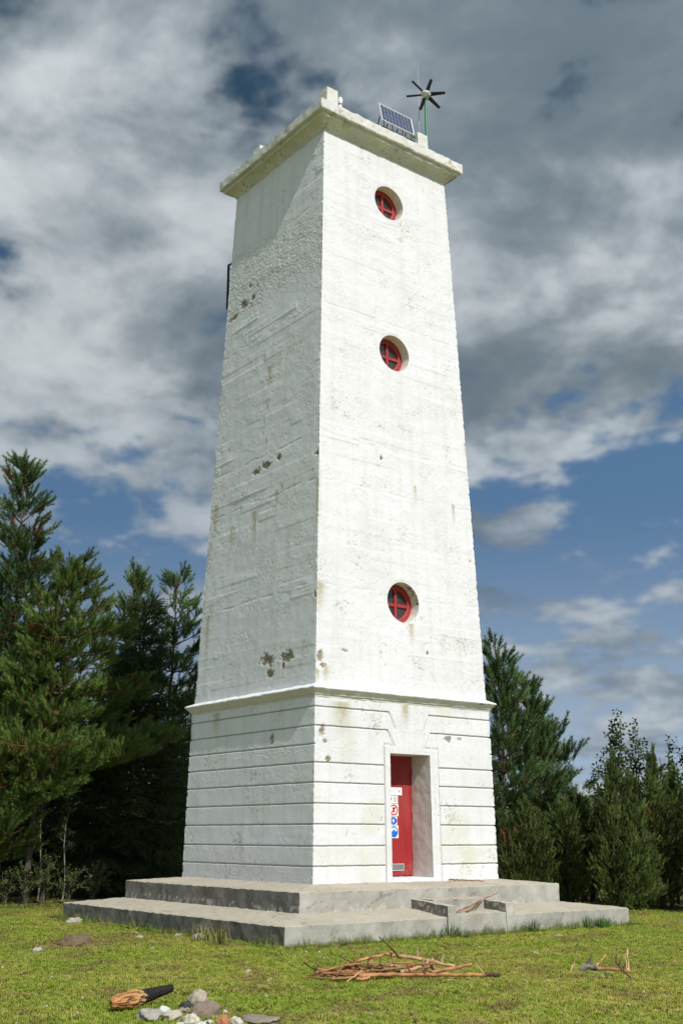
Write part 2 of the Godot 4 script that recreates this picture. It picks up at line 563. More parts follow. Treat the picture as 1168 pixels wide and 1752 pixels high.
func plaster_point(side: int, x: float, y: float, w: float, is_base: bool) -> Array:
	# [how far the surface stands out, colour]
	var s := side * 37.0
	var col := Vector3(0.69, 0.68, 0.695) if side == 0 else Vector3(0.665, 0.672, 0.692)
	var lo := n_lo.get_noise_3d(x * 1.3, y * 1.3, s)
	var mid := n_mid.get_noise_3d(x, y, s)
	var hi := n_hi.get_noise_3d(x, y * 1.5, s)
	var fine := n_fine.get_noise_3d(x, y * 1.4, s)
	var out := mid * 0.004 + hi * 0.0012 + fine * 0.0008
	if side == 0:
		out = mid * 0.0045 + hi * 0.0022 + fine * 0.0016
	if not is_base:
		# marks of the shuttering boards: rows of slightly different depth, rubbed out in places
		var row := floorf(y / 0.165)
		var bx := floorf((x + 2.3 * sin(row * 12.9)) / 2.1)
		var h1 := fposmod(sin(row * 12.9898 + bx * 78.233 + s) * 43758.5453, 1.0)
		var h2 := fposmod(sin((row + 1) * 12.9898 + floorf((x + 2.3 * sin((row + 1) * 12.9)) / 2.1) * 78.233 + s) * 43758.5453, 1.0)
		var fr := y / 0.165 - row
		var keep := smoothstep(-0.25, 0.35, n_lo.get_noise_3d(x * 0.8 + 7, y * 1.9, s + 5))
		out += lerpf(h1, h2, smoothstep(0.92, 1.0, fr)) * 0.009 * keep
		if h1 > 0.80:   # a ridge of slurry squeezed out at the joint
			out += 0.007 * (1.0 - smoothstep(0.0, 0.07, absf(fr - 0.03))) * keep
		# day joints right round
		for yj in [14.42, 12.0, 9.15, 8.2, 6.12]:
			var dj := absf(y - yj + 0.05 * n_lo.get_noise_2d(x * 1.2 + s, yj * 5.0) + 0.02 * mid)
			out -= 0.008 * (1.0 - smoothstep(0.0, 0.03, dj)) * clampf(0.5 + n_mid.get_noise_2d(x * 0.6, yj + s) * 1.6, 0, 1)
		# honeycombed band below the roof
		var rough := smoothstep(12.6, 13.1, y) * (1.0 - smoothstep(14.1, 14.7, y + 0.15 * x)) * (1.0 if side == 1 else 0.25)
		out += rough * (minf(0.0, 0.12 - n_fine.get_noise_3d(x * 0.7, y * 1.3, s)) * 0.022 + n_hi.get_noise_3d(x * 0.4, y * 2.4, s + 8) * 0.004)
		if fine < -0.32:
			col = col.lerp(Vector3(0.42, 0.40, 0.35), rough * 0.8)
	else:
		out *= 0.6
		# courses swell a little between the joints
		out += 0.004 * n_mid.get_noise_3d(x * 0.5, y * 0.5, s + 3)
	# hairline cracks
	var cr := absf(n_mid.get_noise_3d(x * 0.32, y * 0.55, s + 61))
	if cr < 0.008 and n_lo.get_noise_3d(x * 0.9, y * 0.9, s + 63) > 0.12:
		out -= 0.004
		col *= 0.80
	# soft weathering
	var shade := 1.0 + 0.05 * lo + 0.035 * mid + 0.03 * hi
	col *= shade
	var streak := n_mid.get_noise_3d(x * 2.2, y * 0.12, s + 11)
	col = col.lerp(Vector3(0.52, 0.52, 0.46), clampf(streak * 0.6, 0, 0.35) * (0.6 if side == 0 else 0.9))
	# small flakes, more of them on the base and near joints
	var fl := hi * 0.55 + fine * 0.6 + n_lo.get_noise_3d(x * 2.2, y * 2.6, s + 31) * 0.75
	var lim := 0.62 if is_base else 0.66
	if fl > lim:
		var k := smoothstep(lim, lim + 0.06, fl)
		out -= 0.004 * k
		col = col.lerp(Vector3(0.40, 0.375, 0.28), 0.75 * k)
	# yellowish algae on the base
	if is_base and side == 0:
		var al := smoothstep(0.1, 0.5, n_lo.get_noise_3d(x * 1.6, y * 1.6, 77.0)) * 0.4 + (0.25 if y < 1.42 and y > 1.083 else 0.0)
		col = col.lerp(Vector3(0.57, 0.56, 0.42), al)
	if is_base and side != 0:
		var da := smoothstep(1.5, 0.9, y) * 0.3 + 0.25 * clampf(lo, 0, 1)
		col = col.lerp(Vector3(0.44, 0.44, 0.38), da)
	# old lime wash lifting in thin sheets: slightly proud, greyer edges
	var sh := n_mid.get_noise_3d(x * 0.5 + 0.4 * hi, y * 0.9, s + 91)
	if sh > 0.30:
		out += 0.0025
		col *= 1.02
	elif sh > 0.285:
		col *= 0.86
	for b in bare:
		if b[0] != side or absf(y - b[2]) > b[4] * 2.0 or absf(x - b[1]) > b[3] * 2.0:
			continue
		var e := 1.0 - Vector2((x - b[1]) / b[3] + 0.45 * n_hi.get_noise_3d(x * 0.7, y * 0.7, s + 21), (y - b[2]) / b[4] + 0.45 * n_hi.get_noise_3d(x * 0.7, y * 0.7, s + 51)).length() + mid * 0.45 + fine * 0.45 - 0.12
		if e > 0.08:
			var k2 := smoothstep(0.08, 0.20, e)
			out -= 0.014 * k2 - 0.006 * fine * k2
			col = col.lerp(Vector3(0.245, 0.21, 0.155) * (1.0 + 1.1 * fine + 0.5 * hi), k2)
	for r in runs:
		if r[0] != side or y > r[2] or y < r[2] - r[3] or absf(x - r[1]) > r[4] * 2.5:
			continue
		var dx: float = (x - r[1] + 0.02 * mid) / r[4]
		var t: float = (r[2] - y) / r[3]
		var a := exp(-dx * dx * 1.6) * (1.0 - t) * smoothstep(0.0, 0.06, t) * (0.95 + 0.6 * hi)
		col = col.lerp(Vector3(0.37, 0.325, 0.18), clampf(a, 0, 0.75))
	if is_base:
		var gv := groove(side, x, y)
		out -= gv
		col = col.lerp(Vector3(0.30, 0.285, 0.22), clampf(gv / 0.026, 0, 1) * 0.55)
		if side == 0 and y < 3.195 and ((x > -0.58 and x <= DOOR_L + 0.001) or (x >= DOOR_R - 0.001 and x < 0.745)):
			out += 0.012
	return [out, col]


func spread_list(from: float, to: float, step: float, marks: Array, near: float, fine: float) -> PackedFloat32Array:
	var out := PackedFloat32Array()
	var q := from
	while q < to - 0.25 * fine:
		out.append(q)
		var s := step
		for m in marks:
			if q > m - near - step and q < m + near:
				s = fine
		q += s
	out.append(to)
	return out


func face(g: Grid, side: int, is_base: bool, us: PackedFloat32Array, ys: PackedFloat32Array) -> void:
	var y0 := ys[0]
	var w0 := base_w(y0) if is_base else shaft_w(y0)
	var nu := us.size() - 1
	var nv := ys.size() - 1
	var nrm: Vector3 = SIDE_N[side]
	var tan: Vector3 = SIDE_T[side]
	var p := PackedVector3Array()
	var c := PackedColorArray()
	var px := PackedFloat32Array()
	px.resize((nu + 1) * (nv + 1))
	var py := PackedFloat32Array()
	py.resize(px.size())
	for j in nv + 1:
		var w := base_w(ys[j]) if is_base else shaft_w(ys[j])
		for i in nu + 1:
			var u := us[i]
			px[j * (nu + 1) + i] = u * w0 + signf(u) * maxf(absf(u) - 0.5, 0) * 2.0 * (w - w0)
			py[j * (nu + 1) + i] = ys[j]
	var skip := {}
	if side == 0:
		var cut := PackedByteArray()
		cut.resize(px.size())
		for j in nv:
			for i in nu:
				var k := j * (nu + 1) + i
				var mx := (px[k] + px[k + 1]) * 0.5
				var my := (py[k] + py[k + nu + 1]) * 0.5
				var gone := false
				if is_base:
					gone = mx > DOOR_L and mx < DOOR_R and my > DOOR_SILL and my < DOOR_TOP
				else:
					for wy in WINDOW_Y:
						gone = gone or Vector2(mx - WINDOW_X, my - wy).length() < WINDOW_R
				if gone:
					skip[j * nu + i] = true
					for kk in [k, k + 1, k + nu + 1, k + nu + 2]:
						cut[kk] |= 1
				else:
					for kk in [k, k + 1, k + nu + 1, k + nu + 2]:
						cut[kk] |= 2
		if not is_base:
			for k in px.size():
				if cut[k] == 3:
					for wy in WINDOW_Y:
						var q := Vector2(px[k] - WINDOW_X, py[k] - wy)
						if q.length() < WINDOW_R * 1.3:
							q = q.normalized() * WINDOW_R
							px[k] = WINDOW_X + q.x
							py[k] = wy + q.y
	for k in px.size():
		var x := px[k]
		var y := py[k]
		var w := base_w(y) if is_base else shaft_w(y)
		var got := plaster_point(side, x, y, w, is_base)
		var edge := smoothstep(0.0, 0.05, w - absf(x))
		var out: float = got[0] * edge
		if side == 0 and not is_base:
			for wy in WINDOW_Y:
				var rr := Vector2(x - WINDOW_X, y - wy).length()
				if rr < WINDOW_R + 0.06:
					out *= smoothstep(WINDOW_R, WINDOW_R + 0.06, rr)
		# the corners are knocked and wavy
		var worn := 0.0
		if edge < 1.0:
			var cn := n_hi.get_noise_2d(y * 0.8, side * 0.0)
			worn = (0.012 * maxf(cn, -0.2) + 0.006 * n_fine.get_noise_2d(y, 3.0)) * (1.0 - edge)
			if is_base:
				worn += groove(1, 2.0, y) * 0.8 * (1.0 - edge)
		var xw := x * (1.0 - worn / w)
		p.append(tan * xw + nrm * (w + out - worn) + Vector3.UP * y)
		c.append(vcol(got[1]))
	g.sheet(p, c, nu, nv, skip)


func plain_plaster(q: Vector3, _n: Vector3) -> Color:
	var t := 1.0 + 0.06 * n_lo.get_noise_3dv(q * 1.5) + 0.04 * n_mid.get_noise_3dv(q)
	var c := Vector3(0.60, 0.59, 0.55) * t
	if n_hi.get_noise_3dv(q * 1.3) > 0.42:
		c = c.lerp(Vector3(0.45, 0.42, 0.32), 0.5)
	return vcol(c)


func cornice_colour(q: Vector3, nn: Vector3) -> Color:
	var t := 1.0 + 0.10 * n_lo.get_noise_3dv(q * 1.5) + 0.08 * n_mid.get_noise_3dv(q)
	var c := Vector3(0.62, 0.61, 0.58)
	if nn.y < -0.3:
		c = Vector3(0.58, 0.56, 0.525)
	var moss := smoothstep(0.0, 0.5, n_mid.get_noise_3dv(q * 0.7 + Vector3(3, 3, 3)) + 0.35 * n_hi.get_noise_3dv(q))
	c = c.lerp(Vector3(0.49, 0.48, 0.35), moss * 0.4)
	if n_hi.get_noise_3dv(q * 0.8) + 0.5 * n_mid.get_noise_3dv(q * 0.6) > 0.50:
		c = c.lerp(Vector3(0.26, 0.23, 0.16), 0.6)
	return vcol(c * t)


func belt_colour(q: Vector3, nn: Vector3) -> Color:
	var c := Vector3(0.68, 0.685, 0.69)
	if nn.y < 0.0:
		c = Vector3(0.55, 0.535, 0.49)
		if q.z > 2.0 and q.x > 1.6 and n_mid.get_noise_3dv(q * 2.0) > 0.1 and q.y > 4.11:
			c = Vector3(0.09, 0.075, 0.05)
	c *= 1.0 + 0.06 * n_mid.get_noise_3dv(q) + 0.05 * n_hi.get_noise_3dv(q)
	return vcol(c)


func profile(g: Grid, prof: Array, cell: float, amp: float, col: Callable) -> void:
	for k in prof.size() - 1:
		var a := ring(prof[k][0], prof[k][1], prof[k][0])
		var b := ring(prof[k + 1][0], prof[k + 1][1], prof[k + 1][0])
		for s in 4:
			var s2 := (s + 1) % 4
			var fine := cell if s == 0 or s == 3 else cell * 4.0
			patch(g, a[s], a[s2], b[s2], b[s], fine, amp, col)


func build_tower() -> void:
	var t := thing("lighthouse_tower", "tall tapering white plastered square tower with red door and three round windows", "lighthouse", Vector3(0, 0.0, 0))
	# base with rusticated courses
	var g := Grid.new()
	var marks := [DOOR_L, DOOR_R, -0.585, 0.75]
	var xs := spread_list(-2.2194, 2.2194, 0.026, marks, 0.03, 0.0085)
	for m in marks:   # put a column exactly on each edge of the opening
		var best := 0
		for i in xs.size():
			if absf(xs[i] - m) < absf(xs[best] - m):
				best = i
		xs[best] = m
	var us := PackedFloat32Array()
	for x in xs:
		us.append(clampf(x / base_w(0.77), -1, 1))
	var ys := spread_list(0.77, 4.006, 0.026, COURSES + [DOOR_TOP, DOOR_SILL], 0.024, 0.0075)
	for m in [DOOR_TOP, DOOR_SILL]:
		var best := 0
		for i in ys.size():
			if absf(ys[i] - m) < absf(ys[best] - m):
				best = i
		ys[best] = m
	face(g, 0, true, us, ys)
	var us_plain := PackedFloat32Array()
	for k in 171:
		us_plain.append(-1.0 + 2.0 * k / 170.0)
	face(g, 1, true, us_plain, ys)
	var us_coarse := PackedFloat32Array()
	for k in 31:
		us_coarse.append(-1.0 + 2.0 * k / 30.0)
	var ys_c := spread_list(0.77, 4.006, 0.12, COURSES, 0.024, 0.0075)
	face(g, 2, true, us_coarse, ys_c)
	face(g, 3, true, us_coarse, ys_c)
	put("base_wall", g.mesh(), mat.plaster, t)
	# shaft
	g = Grid.new()
	us = PackedFloat32Array()
	for k in 201:
		us.append(-1.0 + 2.0 * k / 200.0)
	ys = spread_list(4.18, 16.19, 0.0205, [], 0, 1)
	face(g, 0, false, us, ys)
	face(g, 1, false, us, ys)
	ys_c = spread_list(4.18, 16.19, 0.10, [], 0, 1)
	face(g, 2, false, us_coarse, ys_c)
	face(g, 3, false, us_coarse, ys_c)
	put("shaft_wall", g.mesh(), mat.plaster, t)
	# belt course and cornice
	g = Grid.new()
	profile(g, [[2.13, 4.000], [2.176, 4.000], [2.180, 4.035], [2.198, 4.040], [2.205, 4.058], [2.275, 4.128], [2.284, 4.142], [2.284, 4.158], [2.268, 4.172], [2.16, 4.222], [2.10, 4.262]], 0.05, 0.010, belt_colour)
	put("belt_course", g.mesh(), mat.plaster, t)
	g = Grid.new()
	profile(g, [[1.70, 16.15], [1.748, 16.15], [1.76, 16.175], [1.80, 16.23], [1.86, 16.285], [1.925, 16.32], [1.965, 16.332], [1.972, 16.39], [1.985, 16.40], [2.035, 16.405], [2.047, 16.425], [2.050, 16.625], [2.030, 16.648], [1.2, 16.69], [0.0, 16.70]], 0.055, 0.014, cornice_colour)
	put("cornice", g.mesh(), mat.plaster, t)
	# concrete posts on the roof
	for q in [[-1.60, 1.70, 17.17, 0.155], [-1.61, -0.90, 17.12, 0.15], [1.0, 1.70, 17.15, 0.155], [1.6, -1.6, 17.1, 0.15]]:
		g = Grid.new()
		block(g, ring(q[3], 16.64, q[3], Vector3(q[0], 0, q[1])), ring(q[3] * 0.93, q[2], q[3] * 0.93, Vector3(q[0], 0, q[1])), 0.05, 0.012, plain_plaster)
		put("roof_post", g.mesh(), mat.plaster, t)
	# round windows: splayed plaster reveal, red frame, crossed bars, four panes
	for wy in WINDOW_Y:
		round_window(t, wy)
	door_bay(t)


func round_window(t: Node3D, wy: float) -> void:
	var deep := 0.27
	var win := Node3D.new()
	win.name = free_name("window", t)
	t.add_child(win, true)
	var zc := shaft_w(wy)
	win.position = Vector3(WINDOW_X, wy, zc - deep)
	var g := Grid.new()
	var p := PackedVector3Array()
	var c := PackedColorArray()
	for j in 7:
		for i in 97:
			var a := TAU * i / 96.0
			var r := WINDOW_R * (1.0 - 0.02 * j / 6.0)
			var q := Vector3(cos(a) * r, sin(a) * r, 0)
			var zf := shaft_w(wy + q.y) - zc + deep
			q.z = lerpf(zf, -0.03, j / 6.0)
			if j > 0:
				q += wob(q * 2.0 + Vector3(0, wy, 0), 0.006)
			p.append(q)
			var cc := Vector3(0.66, 0.64, 0.57) * (1.0 + 0.1 * n_mid.get_noise_3dv(q * 2.0 + Vector3(wy, 0, 0)))
			if wy < 7.0 and n_hi.get_noise_3dv(q * 1.2) > 0.25 and a < 1.2:
				cc = Vector3(0.16, 0.14, 0.11)
			c.append(vcol(cc))
	g.sheet(p, c, 96, 6)
	put("reveal", g.mesh(), mat.plaster, win)
	g = Grid.new()
	var prof := [Vector2(0.42, 0.0), Vector2(0.42, 0.045), Vector2(0.31, 0.05), Vector2(0.295, 0.04), Vector2(0.29, 0.0)]
	for k in 4:
		for i in 64:
			var a := TAU * i / 64.0
			var b := TAU * (i + 1) / 64.0
			var q0: Vector2 = prof[k]
			var q1: Vector2 = prof[k + 1]
			g.quad(Vector3(cos(a) * q0.x, sin(a) * q0.x, q0.y), Vector3(cos(a) * q1.x, sin(a) * q1.x, q1.y), Vector3(cos(b) * q1.x, sin(b) * q1.x, q1.y), Vector3(cos(b) * q0.x, sin(b) * q0.x, q0.y))
	put("frame", g.mesh(false), mat.red_frame, win)
	g = Grid.new()
	g.box(Transform3D(Basis(), Vector3(0, 0, 0.02)), Vector3(0.066, 0.62, 0.036), Color.WHITE, 0.005)
	put("glazing_bar", g.mesh(false), mat.red_frame, win)
	for s in [-1.0, 1.0]:
		g = Grid.new()
		g.box(Transform3D(Basis(), Vector3(s * 0.178, -0.02, 0.02)), Vector3(0.28, 0.066, 0.034), Color.WHITE, 0.005)
		put("glazing_bar", g.mesh(false), mat.red_frame, win)
	for qd in 4:
		g = Grid.new()
		var mid := Vector3(0, 0, 0.004)
		for i in 16:
			var a := PI * 0.5 * (qd + i / 16.0)
			var b := PI * 0.5 * (qd + (i + 1) / 16.0)
			g.tri(mid, mid + Vector3(cos(b), sin(b), 0) * 0.34, mid + Vector3(cos(a), sin(a), 0) * 0.34)
		put("pane", g.mesh(false), mat.dark_glass, win)


func jamb_colour(q: Vector3, _n: Vector3) -> Color:
	var c := Vector3(0.62, 0.595, 0.555) * (1.0 + 0.08 * n_lo.get_noise_3dv(q * 2.0) + 0.06 * n_hi.get_noise_3dv(q))
	if q.y < 1.2:
		c = c.lerp(Vector3(0.50, 0.44, 0.36), 0.35 + 0.5 * n_mid.get_noise_3dv(q))
	return vcol(c)


func door_colour(q: Vector3, _n: Vector3) -> Color:
	var c := Vector3(0.32, 0.028, 0.031) * (1.0 + 0.13 * n_lo.get_noise_3dv(q * 2.0) + 0.10 * n_mid.get_noise_3d(q.x * 2.0, q.y * 0.4, 1.0) + 0.10 * n_fine.get_noise_3dv(q))
	c = c.lerp(Vector3(0.40, 0.12, 0.10), clampf(n_mid.get_noise_3d(q.x, q.y * 0.35, 7.0) * 0.5, 0, 0.25))
	if q.y < 0.2 and n_hi.get_noise_3dv(q * 1.3) > 0.15:
		c = c.lerp(Vector3(0.22, 0.13, 0.09), 0.5)
	return vcol(c)


func door_bay(t: Node3D) -> void:
	var zi := 1.66
	var zt := base_w(DOOR_TOP)
	var zb := base_w(DOOR_SILL)
	var g := Grid.new()
	var e := 0.012
	patch(g, Vector3(DOOR_R, DOOR_SILL, zi - 0.1), Vector3(DOOR_R, DOOR_SILL, zb + e), Vector3(DOOR_R, DOOR_TOP, zt + e), Vector3(DOOR_R, DOOR_TOP, zi - 0.1), 0.03, 0.006, jamb_colour)
	patch(g, Vector3(DOOR_L, DOOR_SILL, zb + e), Vector3(DOOR_L, DOOR_SILL, zi - 0.1), Vector3(DOOR_L, DOOR_TOP, zi - 0.1), Vector3(DOOR_L, DOOR_TOP, zt + e), 0.03, 0.006, jamb_colour)
	patch(g, Vector3(DOOR_L, DOOR_TOP, zi - 0.1), Vector3(DOOR_R, DOOR_TOP, zi - 0.1), Vector3(DOOR_R, DOOR_TOP, zt), Vector3(DOOR_L, DOOR_TOP, zt), 0.04, 0.004, jamb_colour)
	put("door_reveal", g.mesh(), mat.plaster, t)
	g = Grid.new()
	var c := Vector3((DOOR_L + DOOR_R) * 0.5, 0, (zi - 0.1 + zb + 0.03) * 0.5)
	block(g, ring(0.495, 0.74, (zb + 0.03 - zi + 0.1) * 0.5, c), ring(0.49, DOOR_SILL + 0.006, (zb + 0.02 - zi + 0.1) * 0.5, c), 0.05, 0.008, belt_colour)
	put("door_sill", g.mesh(), mat.plaster, t)
	var door := Node3D.new()
	door.name = "door"
	t.add_child(door, true)
	door.position = Vector3((DOOR_L + DOOR_R) * 0.5, DOOR_SILL + 0.012, zi)
	var w := DOOR_R - DOOR_L
	g = Grid.new()
	block(g, ring(w * 0.5 - 0.006, 0.01, 0.03, Vector3(0, 0, -0.03)), ring(w * 0.5 - 0.006, 2.17, 0.03, Vector3(0, 0, -0.03)), 0.025, 0.0012, door_colour)
	put("door_leaf", g.mesh(), mat.door_paint, door)
	g = Grid.new()
	g.box(Transform3D(Basis(), Vector3(0.02, 2.196, -0.03)), Vector3(w, 0.045, 0.09), Color.WHITE, 0.004)
	put("door_head", g.mesh(false), mat.red_paint, door)
	g = Grid.new()
	for s in 6:
		g.box(Transform3D(Basis(Vector3.RIGHT, 0.5), Vector3(0.11, 0.118 + 0.0175 * s, 0.008)), Vector3(0.27, 0.014, 0.004))
	put("vent_slats", g.mesh(false), mat.grey_metal, door).set_meta("kind", "stuff")
	g = Grid.new()
	for s in [-1.0, 1.0]:
		g.box(Transform3D(Basis(), Vector3(0.11, 0.1625 + s * 0.058, 0.006)), Vector3(0.31, 0.014, 0.014), Color.WHITE, 0.002)
		g.box(Transform3D(Basis(), Vector3(0.11 + s * 0.148, 0.1625, 0.006)), Vector3(0.014, 0.102, 0.013), Color.WHITE, 0.002)
	put("vent_frame", g.mesh(false), mat.pale_metal, door)
	for yy in [0.35, 1.1, 1.9]:
		g = Grid.new()
		g.tube([Vector3(w * 0.5 - 0.012, yy - 0.06, 0.008), Vector3(w * 0.5 - 0.012, yy + 0.06, 0.008)], [0.012, 0.012], 8, [Color.WHITE])
		put("hinge", g.mesh(false), mat.red_paint, door)
	g = Grid.new()
	g.box(Transform3D(Basis(), Vector3(-0.42, 1.05, 0.03)), Vector3(0.03, 0.03, 0.06))
	g.box(Transform3D(Basis(), Vector3(-0.37, 1.05, 0.06)), Vector3(0.13, 0.022, 0.02), Color.WHITE, 0.004)
	put("handle", g.mesh(false), mat.black_metal, door)


# ------------------------------------------------------------------ stepped concrete plinth
func concrete_colour(q: Vector3, nn: Vector3) -> Color:
	var a := n_lo.get_noise_3dv(q * 1.7)
	var b := n_mid.get_noise_3dv(q)
	var h := n_hi.get_noise_3dv(q)
	var c: Vector3
	if nn.y > 0.7:
		c = Vector3(0.39, 0.35, 0.275) * (1.0 + 0.10 * a + 0.07 * b + 0.05 * h)
		if b + h * 0.6 > 0.55:
			c = c.lerp(Vector3(0.30, 0.26, 0.19), 0.5)
	else:
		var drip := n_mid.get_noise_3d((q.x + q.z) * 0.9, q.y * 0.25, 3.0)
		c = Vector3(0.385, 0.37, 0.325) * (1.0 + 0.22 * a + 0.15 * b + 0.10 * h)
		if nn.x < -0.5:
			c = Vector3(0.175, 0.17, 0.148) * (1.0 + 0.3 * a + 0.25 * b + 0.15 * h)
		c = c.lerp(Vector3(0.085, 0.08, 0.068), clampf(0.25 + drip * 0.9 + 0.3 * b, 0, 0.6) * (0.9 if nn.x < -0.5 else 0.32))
		if q.y < 0.10 and q.y + 0.06 * b < 0.05:
			c = c.lerp(Vector3(0.11, 0.115, 0.07), 0.55)
		# lime that has run out under the upper step
		if q.y > 0.36 and q.y < 0.52 and h + b * 0.7 > 0.30:
			c = c.lerp(Vector3(0.48, 0.46, 0.40), 0.6)
	# cracks and pour joints
	var ck := absf(n_mid.get_noise_3d(q.x * 0.35, q.y * 0.5, q.z * 0.35 + 5.0))
	if ck < 0.012:
		c *= 0.68
	return vcol(c)


func build_plinth() -> void:
	var t := thing("stepped_plinth", "low two tier grey concrete plinth with worn beige tops under the white tower", "plinth")
	var g := Grid.new()
	var lo0 := ring(3.965, -0.12, 3.916)
	var lo1 := ring(3.9605, 0.285, 3.9113)
	var lo2 := ring(3.94, 0.297, 3.89)
	var mid := ring(3.0, 0.405, 2.95)
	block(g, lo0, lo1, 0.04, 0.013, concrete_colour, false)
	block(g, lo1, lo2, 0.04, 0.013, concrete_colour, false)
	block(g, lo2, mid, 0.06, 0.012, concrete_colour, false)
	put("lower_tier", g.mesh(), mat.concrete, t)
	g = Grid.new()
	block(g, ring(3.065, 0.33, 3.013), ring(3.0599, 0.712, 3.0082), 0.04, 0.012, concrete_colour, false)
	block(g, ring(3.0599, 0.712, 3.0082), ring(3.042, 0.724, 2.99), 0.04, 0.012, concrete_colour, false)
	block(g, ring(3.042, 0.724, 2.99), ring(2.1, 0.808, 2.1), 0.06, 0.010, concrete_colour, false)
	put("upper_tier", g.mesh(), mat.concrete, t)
	# the little flight in front of the door: a step between two cheek blocks, on a pad that stands forward
	for q in [[-0.70, -0.51], [0.66, 0.86]]:
		g = Grid.new()
		var x0: float = q[0]
		var x1: float = q[1]
		var r0 := [Vector3(x0, -0.1, 3.945), Vector3(x1, -0.1, 3.945), Vector3(x1, -0.1, 2.9), Vector3(x0, -0.1, 2.9)]
		var r1 := [Vector3(x0, 0.475, 3.935), Vector3(x1, 0.475, 3.935), Vector3(x1, 0.555, 2.95), Vector3(x0, 0.555, 2.95)]
		block(g, r0, r1, 0.04, 0.011, concrete_colour)
		put("cheek_block", g.mesh(), mat.concrete, t)
	g = Grid.new()
	block(g, [Vector3(-0.52, 0.2, 3.40), Vector3(0.67, 0.2, 3.40), Vector3(0.67, 0.2, 2.95), Vector3(-0.52, 0.2, 2.95)], [Vector3(-0.52, 0.535, 3.39), Vector3(0.67, 0.535, 3.39), Vector3(0.67, 0.555, 2.95), Vector3(-0.52, 0.555, 2.95)], 0.05, 0.014, concrete_colour)
	put("stair_tread", g.mesh(), mat.concrete, t)
	g = Grid.new()
	block(g, [Vector3(-0.52, -0.1, 3.935), Vector3(0.67, -0.1, 3.935), Vector3(0.67, -0.1, 3.3), Vector3(-0.52, -0.1, 3.3)], [Vector3(-0.52, 0.332, 3.925), Vector3(0.67, 0.332, 3.925), Vector3(0.67, 0.372, 3.3), Vector3(-0.52, 0.372, 3.3)], 0.05, 0.014, concrete_colour)
	put("stair_pad", g.mesh(), mat.concrete, t)


# ------------------------------------------------------------------ roof equipment and the ladder rail
func bar(g: Grid, a: Vector3, b: Vector3, r: float, sides := 8) -> void:
	g.tube([a, b], [r, r], sides, [Color.WHITE])


